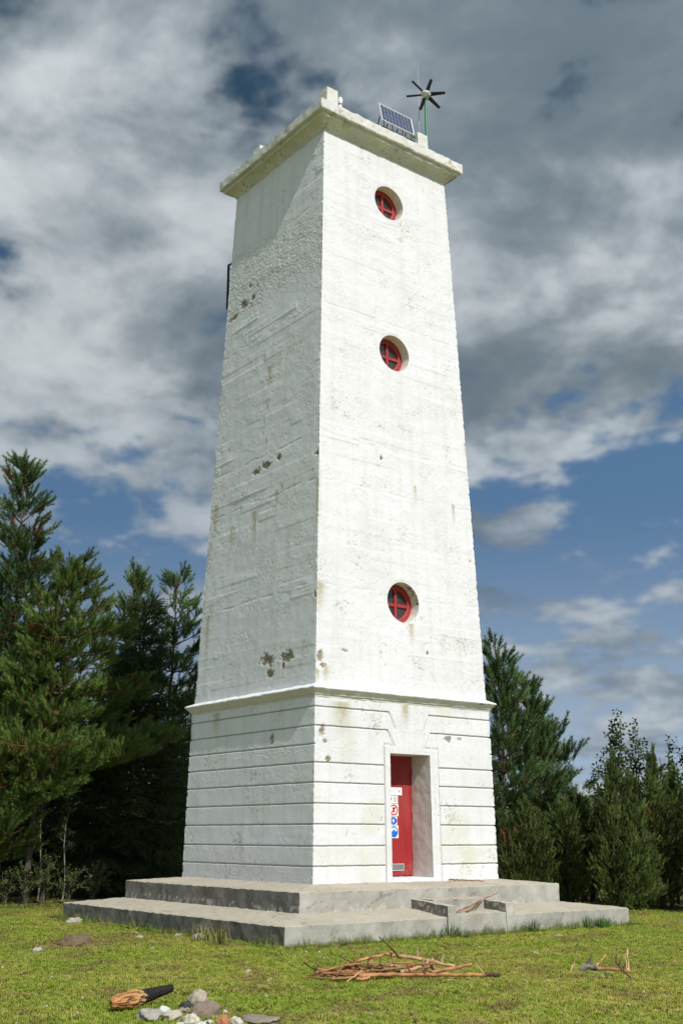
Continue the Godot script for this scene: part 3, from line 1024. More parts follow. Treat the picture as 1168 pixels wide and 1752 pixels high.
func build_roof_things() -> void:
	# solar panel, tilted back, on an angle frame
	var at := Vector3(0.31, 16.66, 1.70)
	var s := thing("solar_panel", "framed blue solar panel tilted on low brackets at the roof edge", "solar panel", at)
	var tilt := Transform3D(Basis(Vector3.RIGHT, -0.22), Vector3(0, 0.63, 0.03))
	var g := Grid.new()
	var w := 0.98
	var h := 0.52
	for k in [-1.0, 1.0]:
		g.box(tilt * Transform3D(Basis(), Vector3(0, k * (h * 0.5 - 0.012), 0)), Vector3(w, 0.024, 0.045), Color.WHITE, 0.003)
		g.box(tilt * Transform3D(Basis(), Vector3(k * (w * 0.5 - 0.012), 0, 0)), Vector3(0.024, h - 0.048, 0.045), Color.WHITE, 0.003)
	put("panel_frame", g.mesh(false), mat.pale_metal, s)
	g = Grid.new()
	g.box(tilt * Transform3D(Basis(), Vector3(0, 0, 0.006)), Vector3(w - 0.048, h - 0.048, 0.012))
	put("backing_sheet", g.mesh(false), mat.panel_back, s)
	var cw := (w - 0.07) / 9.0
	var ch := (h - 0.07) / 4.0
	var cell := Grid.new()
	cell.box(Transform3D(), Vector3(cw - 0.010, ch - 0.010, 0.003))
	var cm := cell.mesh(false)
	for i in 9:
		for j in 4:
			var o := put("solar_cell", cm, mat.cell_violet if i in [2, 6, 7] else mat.cell_blue, s)
			o.transform = tilt * Transform3D(Basis(), Vector3((i - 4) * cw, (j - 1.5) * ch, 0.0145))
	for x in [-0.40, -0.15, 0.15, 0.40]:
		g = Grid.new()
		bar(g, tilt * Vector3(x, -h * 0.5, -0.02), Vector3(x, 0.0, 0.06), 0.013)
		bar(g, tilt * Vector3(x, 0.1, -0.03), Vector3(x, 0.0, -0.34), 0.013)
		put("bracket", g.mesh(false), mat.black_metal, s)
	g = Grid.new()
	bar(g, Vector3(-0.5, 0.22, 0.09), Vector3(0.5, 0.22, 0.09), 0.014)
	bar(g, Vector3(-0.5, 0.03, 0.06), Vector3(0.5, 0.03, 0.06), 0.012)
	put("rail", g.mesh(false), mat.black_metal, s)
	# wind generator
	at = Vector3(1.25, 16.66, 1.72)
	var t := thing("wind_generator", "small six bladed wind generator on a green pole above the roof", "wind turbine", at)
	g = Grid.new()
	g.tube([Vector3(0, 0, 0), Vector3(-0.015, 0.8, 0), Vector3(-0.03, 1.62, 0)], [0.034, 0.034, 0.032], 16, [Color.WHITE])
	put("pole", g.mesh(false), mat.green_paint, t)
	g = Grid.new()
	g.tube([Vector3(0, 0, 0), Vector3(0, 0.02, 0)], [0.1, 0.1], 16, [Color.WHITE])
	put("foot_plate", g.mesh(false), mat.green_paint, t)
	var hub := Vector3(-0.03, 1.70, 0.02)
	var axis := Vector3(-0.50, 0.05, 0.86).normalized()
	var sx := axis.cross(Vector3.UP).normalized() * -1.0
	var sy := axis.cross(sx)
	if sy.y < 0:
		sy = -sy
	sx = sy.cross(axis).normalized()
	g = Grid.new()
	g.tube([hub - axis * 0.24, hub - axis * 0.20, hub - axis * 0.05, hub - axis * 0.02], [0.03, 0.075, 0.085, 0.06], 20, [Color.WHITE])
	put("generator_body", g.mesh(false), mat.white_plastic, t)
	g = Grid.new()
	g.tube([hub - axis * 0.02, hub + axis * 0.03, hub + axis * 0.035, hub + axis * 0.07, hub + axis * 0.10], [0.115, 0.115, 0.075, 0.06, 0.02], 20, [Color.WHITE])
	put("hub", g.mesh(false), mat.white_plastic, t)
	for k in 6:
		g = Grid.new()
		g.tube([hub + axis * 0.03 + (sx * cos(TAU * (k + 0.5) / 6) + sy * sin(TAU * (k + 0.5) / 6)) * 0.075, hub + axis * 0.055 + (sx * cos(TAU * (k + 0.5) / 6) + sy * sin(TAU * (k + 0.5) / 6)) * 0.075], [0.018, 0.016], 8, [Color.WHITE])
		put("hub_bolt", g.mesh(false), mat.grey_metal, t)
	for k in 6:
		var a := deg_to_rad(12.0 + 60.0 * k)
		var out := sx * cos(a) + sy * sin(a)
		var across := axis.cross(out)
		g = Grid.new()
		var prev: Array = []
		for q in 6:
			var f := q / 5.0
			var chord := lerpf(0.098, 0.070, f)
			var tw := lerpf(0.45, 0.15, f)
			var cd := (across * cos(tw) + axis * sin(tw)) * chord * 0.5
			var th := (across * -sin(tw) + axis * cos(tw)) * lerpf(0.010, 0.005, f)
			var ctr := hub + axis * 0.01 + out * lerpf(0.09, 0.475, f)
			var sec := [ctr + cd, ctr + th, ctr - cd, ctr - th]
			if q > 0:
				for e in 4:
					g.quad(prev[e], prev[(e + 1) % 4], sec[(e + 1) % 4], sec[e])
			prev = sec
		g.quad(prev[0], prev[1], prev[2], prev[3])
		put("blade", g.mesh(false), mat.rotor_black, t)
	g = Grid.new()
	bar(g, Vector3(-0.45, 0.52, 0.0), Vector3(-0.01, 0.47, 0.0), 0.014)
	bar(g, Vector3(-0.45, 0.40, 0.0), Vector3(-0.01, 0.37, 0.0), 0.020)
	bar(g, Vector3(-0.12, 0.28, 0.0), Vector3(-0.01, 0.37, 0.0), 0.010)
	put("stay_bar", g.mesh(false), mat.green_paint, t)
	# lightning rod
	var r := thing("lightning_rod", "thin upright lightning rod behind the wind generator", "lightning rod", Vector3(1.30, 16.66, 1.40))
	g = Grid.new()
	g.tube([Vector3.ZERO, Vector3(0, 1.4, 0), Vector3(-0.01, 2.75, 0)], [0.012, 0.009, 0.003], 8, [Color.WHITE])
	put("rod", g.mesh(false), mat.grey_metal, r)
	g = Grid.new()
	g.tube([Vector3.ZERO, Vector3(0, 0.05, 0)], [0.05, 0.03], 12, [Color.WHITE])
	put("rod_foot", g.mesh(false), mat.grey_metal, r)
	# small white signal lamp by the corner post
	var l := thing("signal_lamp", "small white signal lamp standing beside the near corner roof post", "lamp", Vector3(-1.36, 16.64, 1.80))
	g = Grid.new()
	g.tube([Vector3(0, 0, 0), Vector3(0, 0.26, 0)], [0.045, 0.045], 16, [Color.WHITE])
	put("lamp_stem", g.mesh(false), mat.white_plastic, l)
	g = Grid.new()
	g.tube([Vector3(0, 0.26, 0), Vector3(0, 0.275, 0), Vector3(0, 0.30, 0)], [0.07, 0.07, 0.05], 16, [Color.WHITE])
	put("lamp_collar", g.mesh(false), mat.grey_metal, l)
	g = Grid.new()
	g.tube([Vector3(0, 0.30, 0), Vector3(0, 0.36, 0), Vector3(0, 0.42, 0), Vector3(0, 0.45, 0)], [0.055, 0.06, 0.05, 0.02], 16, [Color.WHITE])
	put("lamp_lens", g.mesh(false), mat.white_plastic, l)
	# cable from the lamp along the roof edge to the panel
	g = Grid.new()
	var pts := []
	var rad := []
	for k in 25:
		var f := k / 24.0
		pts.append(Vector3(lerpf(-1.31, -0.20, f), 16.74 + 0.20 * f - 0.10 * sin(PI * f) + 0.02 * sin(f * 23.0), 1.84 - 0.10 * f))
		rad.append(0.009)
	g.tube(pts, rad, 6, [Color.WHITE])
	tag(put("cable", g.mesh(false), mat.black_metal), "thin black cable hanging between the signal lamp and the solar panel", "cable")
	g = Grid.new()
	pts = []
	rad = []
	for k in 17:
		var f := k / 16.0
		pts.append(Vector3(-1.98 + 0.03 * sin(f * 9.0), 16.665 + 0.012 * sin(f * 21.0), lerpf(1.35, 0.25, f)))
		rad.append(0.016)
	g.tube(pts, rad, 6, [Color.WHITE])
	tag(put("roof_hose", g.mesh(false), mat.black_metal), "dark hose lying along the left edge of the tower roof", "hose")
	# black rail on the far face
	var rail := thing("ladder_rail", "black iron ladder rail fixed high up behind the shaded left wall", "ladder", Vector3(-1.60, 13.4, -2.02))
	for x in [-0.14, 0.30]:
		g = Grid.new()
		g.box(Transform3D(Basis(), Vector3(x, 0.57, 0)), Vector3(0.05, 1.16, 0.04), Color.WHITE, 0.004)
		put("upright", g.mesh(false), mat.black_metal, rail)
		for y in [0.06, 0.55, 1.12]:
			g = Grid.new()
			g.box(Transform3D(Basis(), Vector3(x, y, 0.11)), Vector3(0.03, 0.035, 0.22))
			put("wall_bracket", g.mesh(false), mat.black_metal, rail)
	for y in [0.15, 0.45, 0.75, 1.05]:
		g = Grid.new()
		bar(g, Vector3(-0.13, y, 0), Vector3(0.29, y, 0), 0.012)
		put("rung", g.mesh(false), mat.black_metal, rail)


# ------------------------------------------------------------------ signs on the door
func sign_picture(kind: int) -> ImageTexture:
	var im := Image.create(128, 128, false, Image.FORMAT_RGB8)
	im.fill(Color(0.93, 0.93, 0.92))
	var ink := Color(0.25, 0.27, 0.3)
	for y in 128:
		for x in 128:
			var p := Vector2(x - 64, y - 64)
			if kind == 0:
				if (y in [28, 29, 30, 50, 51, 52, 72, 73, 74, 94, 95, 96]) and x > 8 and x < 84 - (y * 7) % 13:
					im.set_pixel(x, y, ink.lightened(0.35))
				if absf(p.x - 42) < 9 and absf(p.y) < 18 and (y / 6) % 2 == 0:
					im.set_pixel(x, y, ink)
			elif kind == 1:
				if x > 66 and x < 118 and y > 16 and y < 112 and (y / 8) % 2 == 0 and (x * 7 + y / 16 * 13) % 17 > 3:
					im.set_pixel(x, y, ink.lightened(0.25))
				if Vector2(x - 34, y - 44).length() < 15 or (absf(x - 34) < 8 and y > 52 and y < 84):
					im.set_pixel(x, y, ink)
			elif kind == 2:
				var r := p.length()
				if absf(p.x) < 12 and absf(p.y) < 24 or Vector2(p.x, p.y + 14).length() < 16:
					im.set_pixel(x, y, Color(0.1, 0.1, 0.1))
				if (r > 42 and r < 57) or (r < 50 and absf(p.x + p.y) < 9.5):
					im.set_pixel(x, y, Color(0.82, 0.07, 0.08))
			elif kind == 3:
				if p.length() < 60:
					im.set_pixel(x, y, Color(0.05, 0.38, 0.78))
				if Vector2(p.x, p.y + 24).length() < 10 or (absf(p.x) < 9 - p.y * 0.08 and absf(p.y - 8) < 26) or (absf(p.y + 2) < 5 and absf(p.x) < 26):
					im.set_pixel(x, y, Color(0.93, 0.93, 0.92))
			else:
				if p.length() < 58:
					im.set_pixel(x, y, Color(0.07, 0.42, 0.80))
				if p.length() < 44 and p.y < -6:
					im.set_pixel(x, y, Color(0.93, 0.93, 0.92))
				if absf(p.x) < 14 and absf(p.y + 6) < 18 and p.y < 0:
					im.set_pixel(x, y, Color(0.07, 0.42, 0.80))
	return ImageTexture.create_from_image(im)


func build_door_signs() -> void:
	var rows := [
		[0.075, 2.408, 0.39, 0.145, "white notice plate with lines of text, topmost on the red door", "notice"],
		[0.050, 2.258, 0.235, 0.140, "white instruction sticker with a black figure, second from top on the door", "sticker"],
		[0.060, 2.065, 0.235, 0.232, "round red prohibition sign with diagonal bar on the door", "sign"],
		[0.050, 1.868, 0.19, 0.15, "small blue round mandatory sign with a white figure on the door", "sign"],
		[0.060, 1.668, 0.225, 0.232, "large blue round sign with white upper half, lowest on the door", "sign"],
	]
	for k in 5:
		var r: Array = rows[k]
		var s := thing("door_sign", r[4], r[5], Vector3(r[0], r[1], 1.664), "signs on the red door")
		var g := Grid.new()
		g.box(Transform3D(), Vector3(r[2], r[3], 0.004))
		put("plate", g.mesh(false), mat.white_plastic, s)
		var m := StandardMaterial3D.new()
		m.albedo_texture = sign_picture(k)
		m.roughness = 0.45
		var q := QuadMesh.new()
		q.size = Vector2(r[2] - 0.004, r[3] - 0.004)
		var o := put("print", q, m, s)
		o.position = Vector3(0, 0, 0.004)


# ------------------------------------------------------------------ trees
class Spray:
	var buf := PackedFloat32Array()
	var count := 0

	func add(pos: Vector3, dir: Vector3, roll: float, size: float, wide: float, col: Vector3) -> void:
		var y := dir.normalized()
		var x := y.cross(Vector3.UP if absf(y.y) < 0.95 else Vector3.RIGHT).normalized()
		x = x.rotated(y, roll)
		var z := x.cross(y)
		x *= size * wide
		z *= size * wide
		y *= size
		buf.append_array(PackedFloat32Array([x.x, y.x, z.x, pos.x, x.y, y.y, z.y, pos.y, x.z, y.z, z.z, pos.z, col.x, col.y, col.z, 1.0]))
		count += 1

	func multi(mesh: Mesh) -> MultiMesh:
		var mm := MultiMesh.new()
		mm.transform_format = MultiMesh.TRANSFORM_3D
		mm.use_colors = true
		mm.mesh = mesh
		mm.instance_count = count
		mm.buffer = buf
		return mm


func needle_mesh(count: int, length: float, width: float, spread: float, sd: int) -> ArrayMesh:
	var rg := RandomNumberGenerator.new()
	rg.seed = sd
	var g := Grid.new()
	g.tri(Vector3(-0.02, 0, 0), Vector3(0.0, 1.0, 0), Vector3(0.02, 0, 0), Color(0.8, 0.6, 0.4))
	for k in count:
		var t := 0.10 + 0.90 * (k + rg.randf()) / count
		var a := rg.randf() * TAU
		var sp := spread * lerpf(1.15, 0.55, t) * rg.randf_range(0.8, 1.2)
		var d := Vector3(cos(a) * sin(sp), cos(sp), sin(a) * sin(sp))
		var side := d.cross(Vector3(cos(a + 1.9), 0.3, sin(a + 1.9))).normalized() * width * 0.5
		var p := Vector3(0, t, 0)
		var l := length * rg.randf_range(0.75, 1.15)
		var sh := rg.randf_range(0.8, 1.25)
		g.tri(p - side, p + d * l, p + side, Color(sh, sh, sh * 0.95))
	return g.mesh()


func leafy_mesh(count: int, length: float, width: float, sd: int) -> ArrayMesh:
	var rg := RandomNumberGenerator.new()
	rg.seed = sd
	var g := Grid.new()
	for k in count:
		var t := 0.1 + 0.9 * (k + 0.5) / count
		var a := k * 2.4 + rg.randf() * 0.5
		var d := Vector3(cos(a), rg.randf_range(0.2, 0.9), sin(a)).normalized()
		var side := d.cross(Vector3.UP.rotated(d, rg.randf_range(-0.6, 0.6))).normalized() * width * 0.5
		var p := Vector3(0, t, 0)
		var l := length * rg.randf_range(0.7, 1.2)
		var sh := rg.randf_range(0.8, 1.25)
		var col := Color(sh, sh, sh)
		var m := p + d * l * 0.5
		g.tri(p, m - side, m + side, col)
		g.tri(m - side, p + d * l, m + side, col)
	return g.mesh()


func finish_tree(t: Node3D, wood: Grid, limbs: Grid, sp: Spray, mesh: Mesh) -> void:
	if wood.v.size() > 0:
		put("trunk", wood.mesh(), mat.bark, t)
	if limbs.v.size() > 0:
		put("limbs", limbs.mesh(), mat.bark, t).set_meta("kind", "stuff")
	var mi := MultiMeshInstance3D.new()
	mi.name = "crown"
	mi.multimesh = sp.multi(mesh)
	mi.material_override = mat.foliage
	mi.set_meta("kind", "stuff")
	t.add_child(mi, true)


# o: height, base (first branches), reach, power, per (branches in a whorl), gap, tone, seed, tuft, lean
func grow_pine(t: Node3D, o: Dictionary) -> void:
	var rg := RandomNumberGenerator.new()
	rg.seed = o.seed
	var wood := Grid.new()
	var limbs := Grid.new()
	var sp := Spray.new()
	var h: float = o.height
	var tone: Vector3 = o.tone
	var tuft: float = o.get("tuft", 0.30)
	var spruce: bool = o.get("spruce", false)
	var pts := []
	var rad := []
	var cols := []
	var lean: Vector3 = Vector3(rg.randf_range(-1, 1), 0, rg.randf_range(-1, 1)) * o.get("lean", 0.2) + o.get("tilt", Vector3.ZERO)
	var grey := Color(0.12, 0.10, 0.08)
	var orange := Color(0.17, 0.095, 0.05) if not spruce else Color(0.10, 0.08, 0.065)
	for k in 15:
		var f := k / 14.0
		pts.append(Vector3(sin(f * 5.0 + o.seed) * 0.06, h * f - 0.15 * (1 - f), cos(f * 4.0 + o.seed) * 0.06) + lean * f * f)
		rad.append(lerpf(0.0115 * h, 0.012, pow(f, 0.8)))
		cols.append(grey.lerp(orange, smoothstep(0.1, 0.45, f)))
	wood.tube(pts, rad, 9, cols, 0.06, o.seed)
	var crown0: float = o.base
	var y := crown0
	while y < h - 0.1:
		var f := (y - crown0) / (h - crown0)
		var reach: float = o.reach * pow(1.0 - f, o.power) * smoothstep(-0.25, 0.25, f) + 0.16
		var n: int = o.per
		var turn := rg.randf() * TAU
		for b in n:
			if rg.randf() < o.get("miss", 0.08):
				continue
			var az := turn + TAU * b / n + rg.randf_range(-0.35, 0.35)
			var l: float = reach * (1.0 + maxf(-0.4, hd_bias(o, az))) * rg.randf_range(0.62, 1.18) * (1.0 + o.get("uneven", 0.45) * n_mid.get_noise_3d(cos(az) * 0.4 + o.seed, y * 0.3, sin(az) * 0.4))
			var rise := lerpf(o.get("rise", 0.15), o.get("top", 1.0), f * f) + rg.randf_range(-0.12, 0.12)
			if spruce:
				rise = lerpf(-0.35, 0.55, f) + rg.randf_range(-0.1, 0.1)
			var hd := Vector3(cos(az), 0, sin(az))
			var fy := (y + rg.randf_range(-0.12, 0.12)) / h
			var root: Vector3 = Vector3(sin(fy * 5.0 + o.seed) * 0.06, h * fy, cos(fy * 4.0 + o.seed) * 0.06) + lean * fy * fy
			var bp := []
			var br := []
			var curl: float = o.get("curl", 0.45)
			for k in 6:
				var s := k / 5.0
				bp.append(root + hd * l * s * (1.0 - 0.12 * s) + Vector3.UP * l * (rise * s + curl * s * s * 0.6) + Vector3(rg.randf_range(-1, 1), rg.randf_range(-1, 1), rg.randf_range(-1, 1)) * 0.03 * l * s)
				br.append(lerpf(0.012 + 0.011 * l, 0.005, s))
			limbs.tube(bp, br, 5, [orange.darkened(0.25)])
			var along: Vector3 = (bp[5] - bp[0]).normalized()
			var tint := tone * rg.randf_range(0.75, 1.25)
			if not spruce:
				# pads of shoots round the outer half of the bough, tips turned up and out
				var cnt := int((16.0 * l + 21.0 * l * l) * o.get("dense", 1.0))
				for q in 3 + int(l * 3.0):
					var s2 := rg.randf_range(0.3, 0.9)
					var k1 := mini(int(s2 * 5.0), 4)
					var at2: Vector3 = bp[k1].lerp(bp[k1 + 1], s2 * 5.0 - k1)
					var d2 := along.rotated(Vector3.UP, (1.0 if q % 2 == 0 else -1.0) * rg.randf_range(0.5, 1.0))
					limbs.tube([at2, at2 + d2 * l * 0.2 + Vector3(0, 0.03, 0), at2 + d2 * l * 0.36 + Vector3(0, 0.12, 0)], [0.008, 0.006, 0.003], 3, [orange])
				var flat := along.cross(Vector3.UP).normalized()
				var pad := rg.randf() * 50.0
				for q in int(cnt / 4.2) + 2:
					var s := pow(rg.randf_range(0.10, 1.0), 0.7)
					var k0 := mini(int(s * 5.0), 4)
					var at: Vector3 = bp[k0].lerp(bp[k0 + 1], s * 5.0 - k0)
					var side := rg.randf_range(-1.0, 1.0)
					var wide := (0.10 + 0.42 * l * sin(PI * clampf(s * 0.78 + 0.06, 0, 1)))
					var gate := n_mid.get_noise_3d(s * l * 0.9 + pad, side * wide * 0.9, b * 3.7)
					if gate < o.get("gate", -0.10):
						continue
					var core := at + flat * side * wide + Vector3.UP * (rg.randf_range(-0.08, 0.16) * (0.5 + l * 0.4) + 0.05 * gate)
					var lead := (along * rg.randf_range(0.2, 0.8) + flat * side * 0.8 + Vector3.UP * rg.randf_range(0.3, 0.9)).normalized()
					var ct := tint * rg.randf_range(0.72, 1.3)
					if rg.randf() < o.get("dead", 0.0):
						ct = Vector3(0.15, 0.062, 0.022)
					sp.add(core, lead, rg.randf() * TAU, tuft * rg.randf_range(0.95, 1.25), 1.0, ct * 1.12)
					for w in rg.randi_range(3, 5):
						var td := (lead + Vector3(rg.randf_range(-1, 1), rg.randf_range(-0.35, 0.8), rg.randf_range(-1, 1)) * 0.95).normalized()
						sp.add(core - lead * 0.05 * w, td, rg.randf() * TAU, tuft * rg.randf_range(0.6, 0.95), 1.0, ct * rg.randf_range(0.82, 1.12))
			else:
				var m := int(l / o.gap) + 2
				for q in m:
					var s := lerpf(0.22 if not spruce else 0.12, 1.0, (q + rg.randf() * 0.7) / m)
					if s > 1.0:
						s = 1.0
					var k0 := mini(int(s * 5.0), 4)
					var at: Vector3 = bp[k0].lerp(bp[k0 + 1], s * 5.0 - k0)
					for sd in [-1.0, 1.0]:
						var ln := l * 0.42 * (1.05 - s) + 0.16
						var turn2: float = sd * rg.randf_range(0.5, 1.05)
						var dir := along.rotated(Vector3.UP, turn2)
						dir.y += rg.randf_range(-0.05, 0.35) if not spruce else rg.randf_range(-0.45, 0.05)
						dir = dir.normalized()
						var steps := maxi(1, int(ln / (tuft * (0.62 if spruce else 0.85))))
						var tip := at + dir * ln
						if ln > 0.3:
							limbs.tube([at, tip], [0.006, 0.003], 3, [orange])
						for w in (steps + 1 if spruce else maxi(1, steps)):
							var pp := at.lerp(tip, (w + 0.3) / (steps + 0.6))
							var td := (dir + Vector3(rg.randf_range(-0.6, 0.6), rg.randf_range(0.1, 1.3) if not spruce else rg.randf_range(-0.4, 0.2), rg.randf_range(-0.6, 0.6))).normalized()
							sp.add(pp, td, rg.randf() * TAU, tuft * rg.randf_range(0.75, 1.2), 1.0, tint * rg.randf_range(0.75, 1.3))
			for w in 3:
				sp.add(bp[5] - along * 0.1 * w, (along + Vector3(rg.randf_range(-0.4, 0.4), 0.35, rg.randf_range(-0.4, 0.4))).normalized(), 0.0, tuft * 1.1, 1.0, tint * 1.1)
		y += o.get("step", 0.36) * rg.randf_range(0.75, 1.25)
	# the leading shoot
	var top: Vector3 = pts[14]
	for k in 9:
		sp.add(top - Vector3.UP * (0.10 * k), (Vector3.UP + Vector3(rg.randf_range(-0.5, 0.5), 0.2, rg.randf_range(-0.5, 0.5)) * (0.0 if k == 0 else 0.8)).normalized(), 0.0, tuft, 1.0, tone)
	# dead lower twigs
	if crown0 > 1.2:
		for k in 14:
			var yy := rg.randf_range(0.6, crown0)
			var az := rg.randf() * TAU
			var l := rg.randf_range(0.4, 1.3)
			var hd := Vector3(cos(az), rg.randf_range(-0.15, 0.25), sin(az))
			limbs.tube([Vector3(0, yy, 0), Vector3(0, yy, 0) + hd * l * 0.5, Vector3(0, yy - 0.1, 0) + hd * l], [0.014, 0.009, 0.004], 4, [Color(0.07, 0.06, 0.055)])
	finish_tree(t, wood, limbs, sp, mat.spruce_shoot if spruce else mat.pine_shoot)


func hd_bias(o: Dictionary, az: float) -> float:
	var b: Vector3 = o.get("bias", Vector3.ZERO)
	return b.x * cos(az) + b.z * sin(az)


# leaders: [dx, dz, height, radius]
func grow_juniper(t: Node3D, leaders: Array, tone: Vector3, sd: int, density: float) -> void:
	var rg := RandomNumberGenerator.new()
	rg.seed = sd
	var wood := Grid.new()
	var sp := Spray.new()
	for ld in leaders:
		var h: float = ld[2]
		var r: float = ld[3]
		var c := Vector3(ld[0], 0, ld[1])
		var stem := Grid.new()
		stem.tube([c * 0.4, c * 0.8 + Vector3(0, h * 0.4, 0), c + Vector3(0, h * 0.9, 0)], [0.06, 0.04, 0.01], 6, [Color(0.11, 0.08, 0.06)])
		put("trunk", stem.mesh(), mat.bark, t)
		# plumes: flame shaped sprays that leave the stem outwards and up
		var n := int(h * r * density)
		for k in n:
			var f := (k + rg.randf()) / n
			var az := rg.randf() * TAU
			var hd := Vector3(cos(az), 0, sin(az))
			var rr := r * pow(1.0 - f, 0.6) * smoothstep(-0.2, 0.12, f) * rg.randf_range(0.40, 1.38)
			var from := c + hd * rr * 0.35 + Vector3(0, f * h * 0.93, 0)
			var to := c + hd * rr + Vector3(rg.randf_range(-0.06, 0.06), f * h * 0.93 + 0.16 + rr * rg.randf_range(0.1, 0.8), rg.randf_range(-0.06, 0.06))
			var tint := tone * rg.randf_range(0.45, 1.5)
			if rg.randf() < 0.008:
				tint = Vector3(0.20, 0.09, 0.03)
			var along := (to - from)
			var m := 9 + int(along.length() * 26.0)
			for q in m:
				var g := (q + rg.randf()) / m
				var wide := 0.13 * sqrt(maxf(0.0, 1.0 - g)) + 0.015
				var p := from.lerp(to, g) + Vector3(rg.randf_range(-1, 1), rg.randf_range(-0.6, 0.6), rg.randf_range(-1, 1)) * wide
				var dir := (along.normalized() * 0.9 + hd * 0.25 + Vector3(rg.randf_range(-0.6, 0.6), rg.randf_range(0.1, 0.8), rg.randf_range(-0.6, 0.6))).normalized()
				sp.add(p, dir, rg.randf() * TAU, rg.randf_range(0.09, 0.17), 1.0, tint * rg.randf_range(0.75, 1.3))
		for k in 12:
			sp.add(c + Vector3(rg.randf_range(-0.04, 0.04), h * (0.93 + 0.008 * k), rg.randf_range(-0.04, 0.04)), Vector3(rg.randf_range(-0.3, 0.3), 1, rg.randf_range(-0.3, 0.3)).normalized(), 0.0, 0.18, 1.0, tone)
	finish_tree(t, wood, Grid.new(), sp, mat.juniper_shoot)


func grow_sapling(t: Node3D, h: float, stems: int, spread: float, tone: Vector3, sd: int, bark: Color, leaf_from: float, leaf := 0.20) -> void:
	var rg := RandomNumberGenerator.new()
	rg.seed = sd
	var wood := Grid.new()
	var limbs := Grid.new()
	var sp := Spray.new()
	for k in stems:
		var hh := h * (1.0 if k == 0 else rg.randf_range(0.72, 0.97))
		var a := rg.randf() * TAU
		var out := Vector3(cos(a), 0, sin(a)) * spread * (0.15 if k == 0 else rg.randf_range(0.5, 1.0))
		var pts := []
		var rad := []
		for q in 8:
			var f := q / 7.0
			pts.append(out * pow(f, 1.3) + Vector3(0.04 * sin(f * 7.0 + k), hh * f, 0.04 * cos(f * 6.0 + k)))
			rad.append(lerpf(0.008 + 0.005 * h, 0.004, f))
		var stem := Grid.new()
		stem.tube(pts, rad, 6, [bark])
		put("stem", stem.mesh(), mat.bark, t)
		var y := leaf_from
		while y < 1.0:
			var k0 := mini(int(y * 7.0), 6)
			var at: Vector3 = pts[k0].lerp(pts[k0 + 1], y * 7.0 - k0)
			var az := rg.randf() * TAU
			var l := rg.randf_range(0.10, 0.42) * (1.15 - y) + 0.05
			var d := Vector3(cos(az), rg.randf_range(0.5, 1.3), sin(az)).normalized()
			limbs.tube([at, at + d * l], [0.005, 0.003], 3, [bark])
			for w in int(l / 0.11) + 1:
				sp.add(at + d * (l - 0.10 * w - 0.05), (d + Vector3(rg.randf_range(-0.5, 0.5), 0.2, rg.randf_range(-0.5, 0.5))).normalized(), rg.randf() * TAU, leaf, 1.0, tone * rg.randf_range(0.7, 1.35))
			y += 0.055 / h * 2.2 * rg.randf_range(0.6, 1.4)
		sp.add(pts[7] - Vector3(0, 0.06, 0), Vector3.UP, 0.0, leaf, 1.0, tone)
	finish_tree(t, wood, limbs, sp, mat.leaf_shoot)


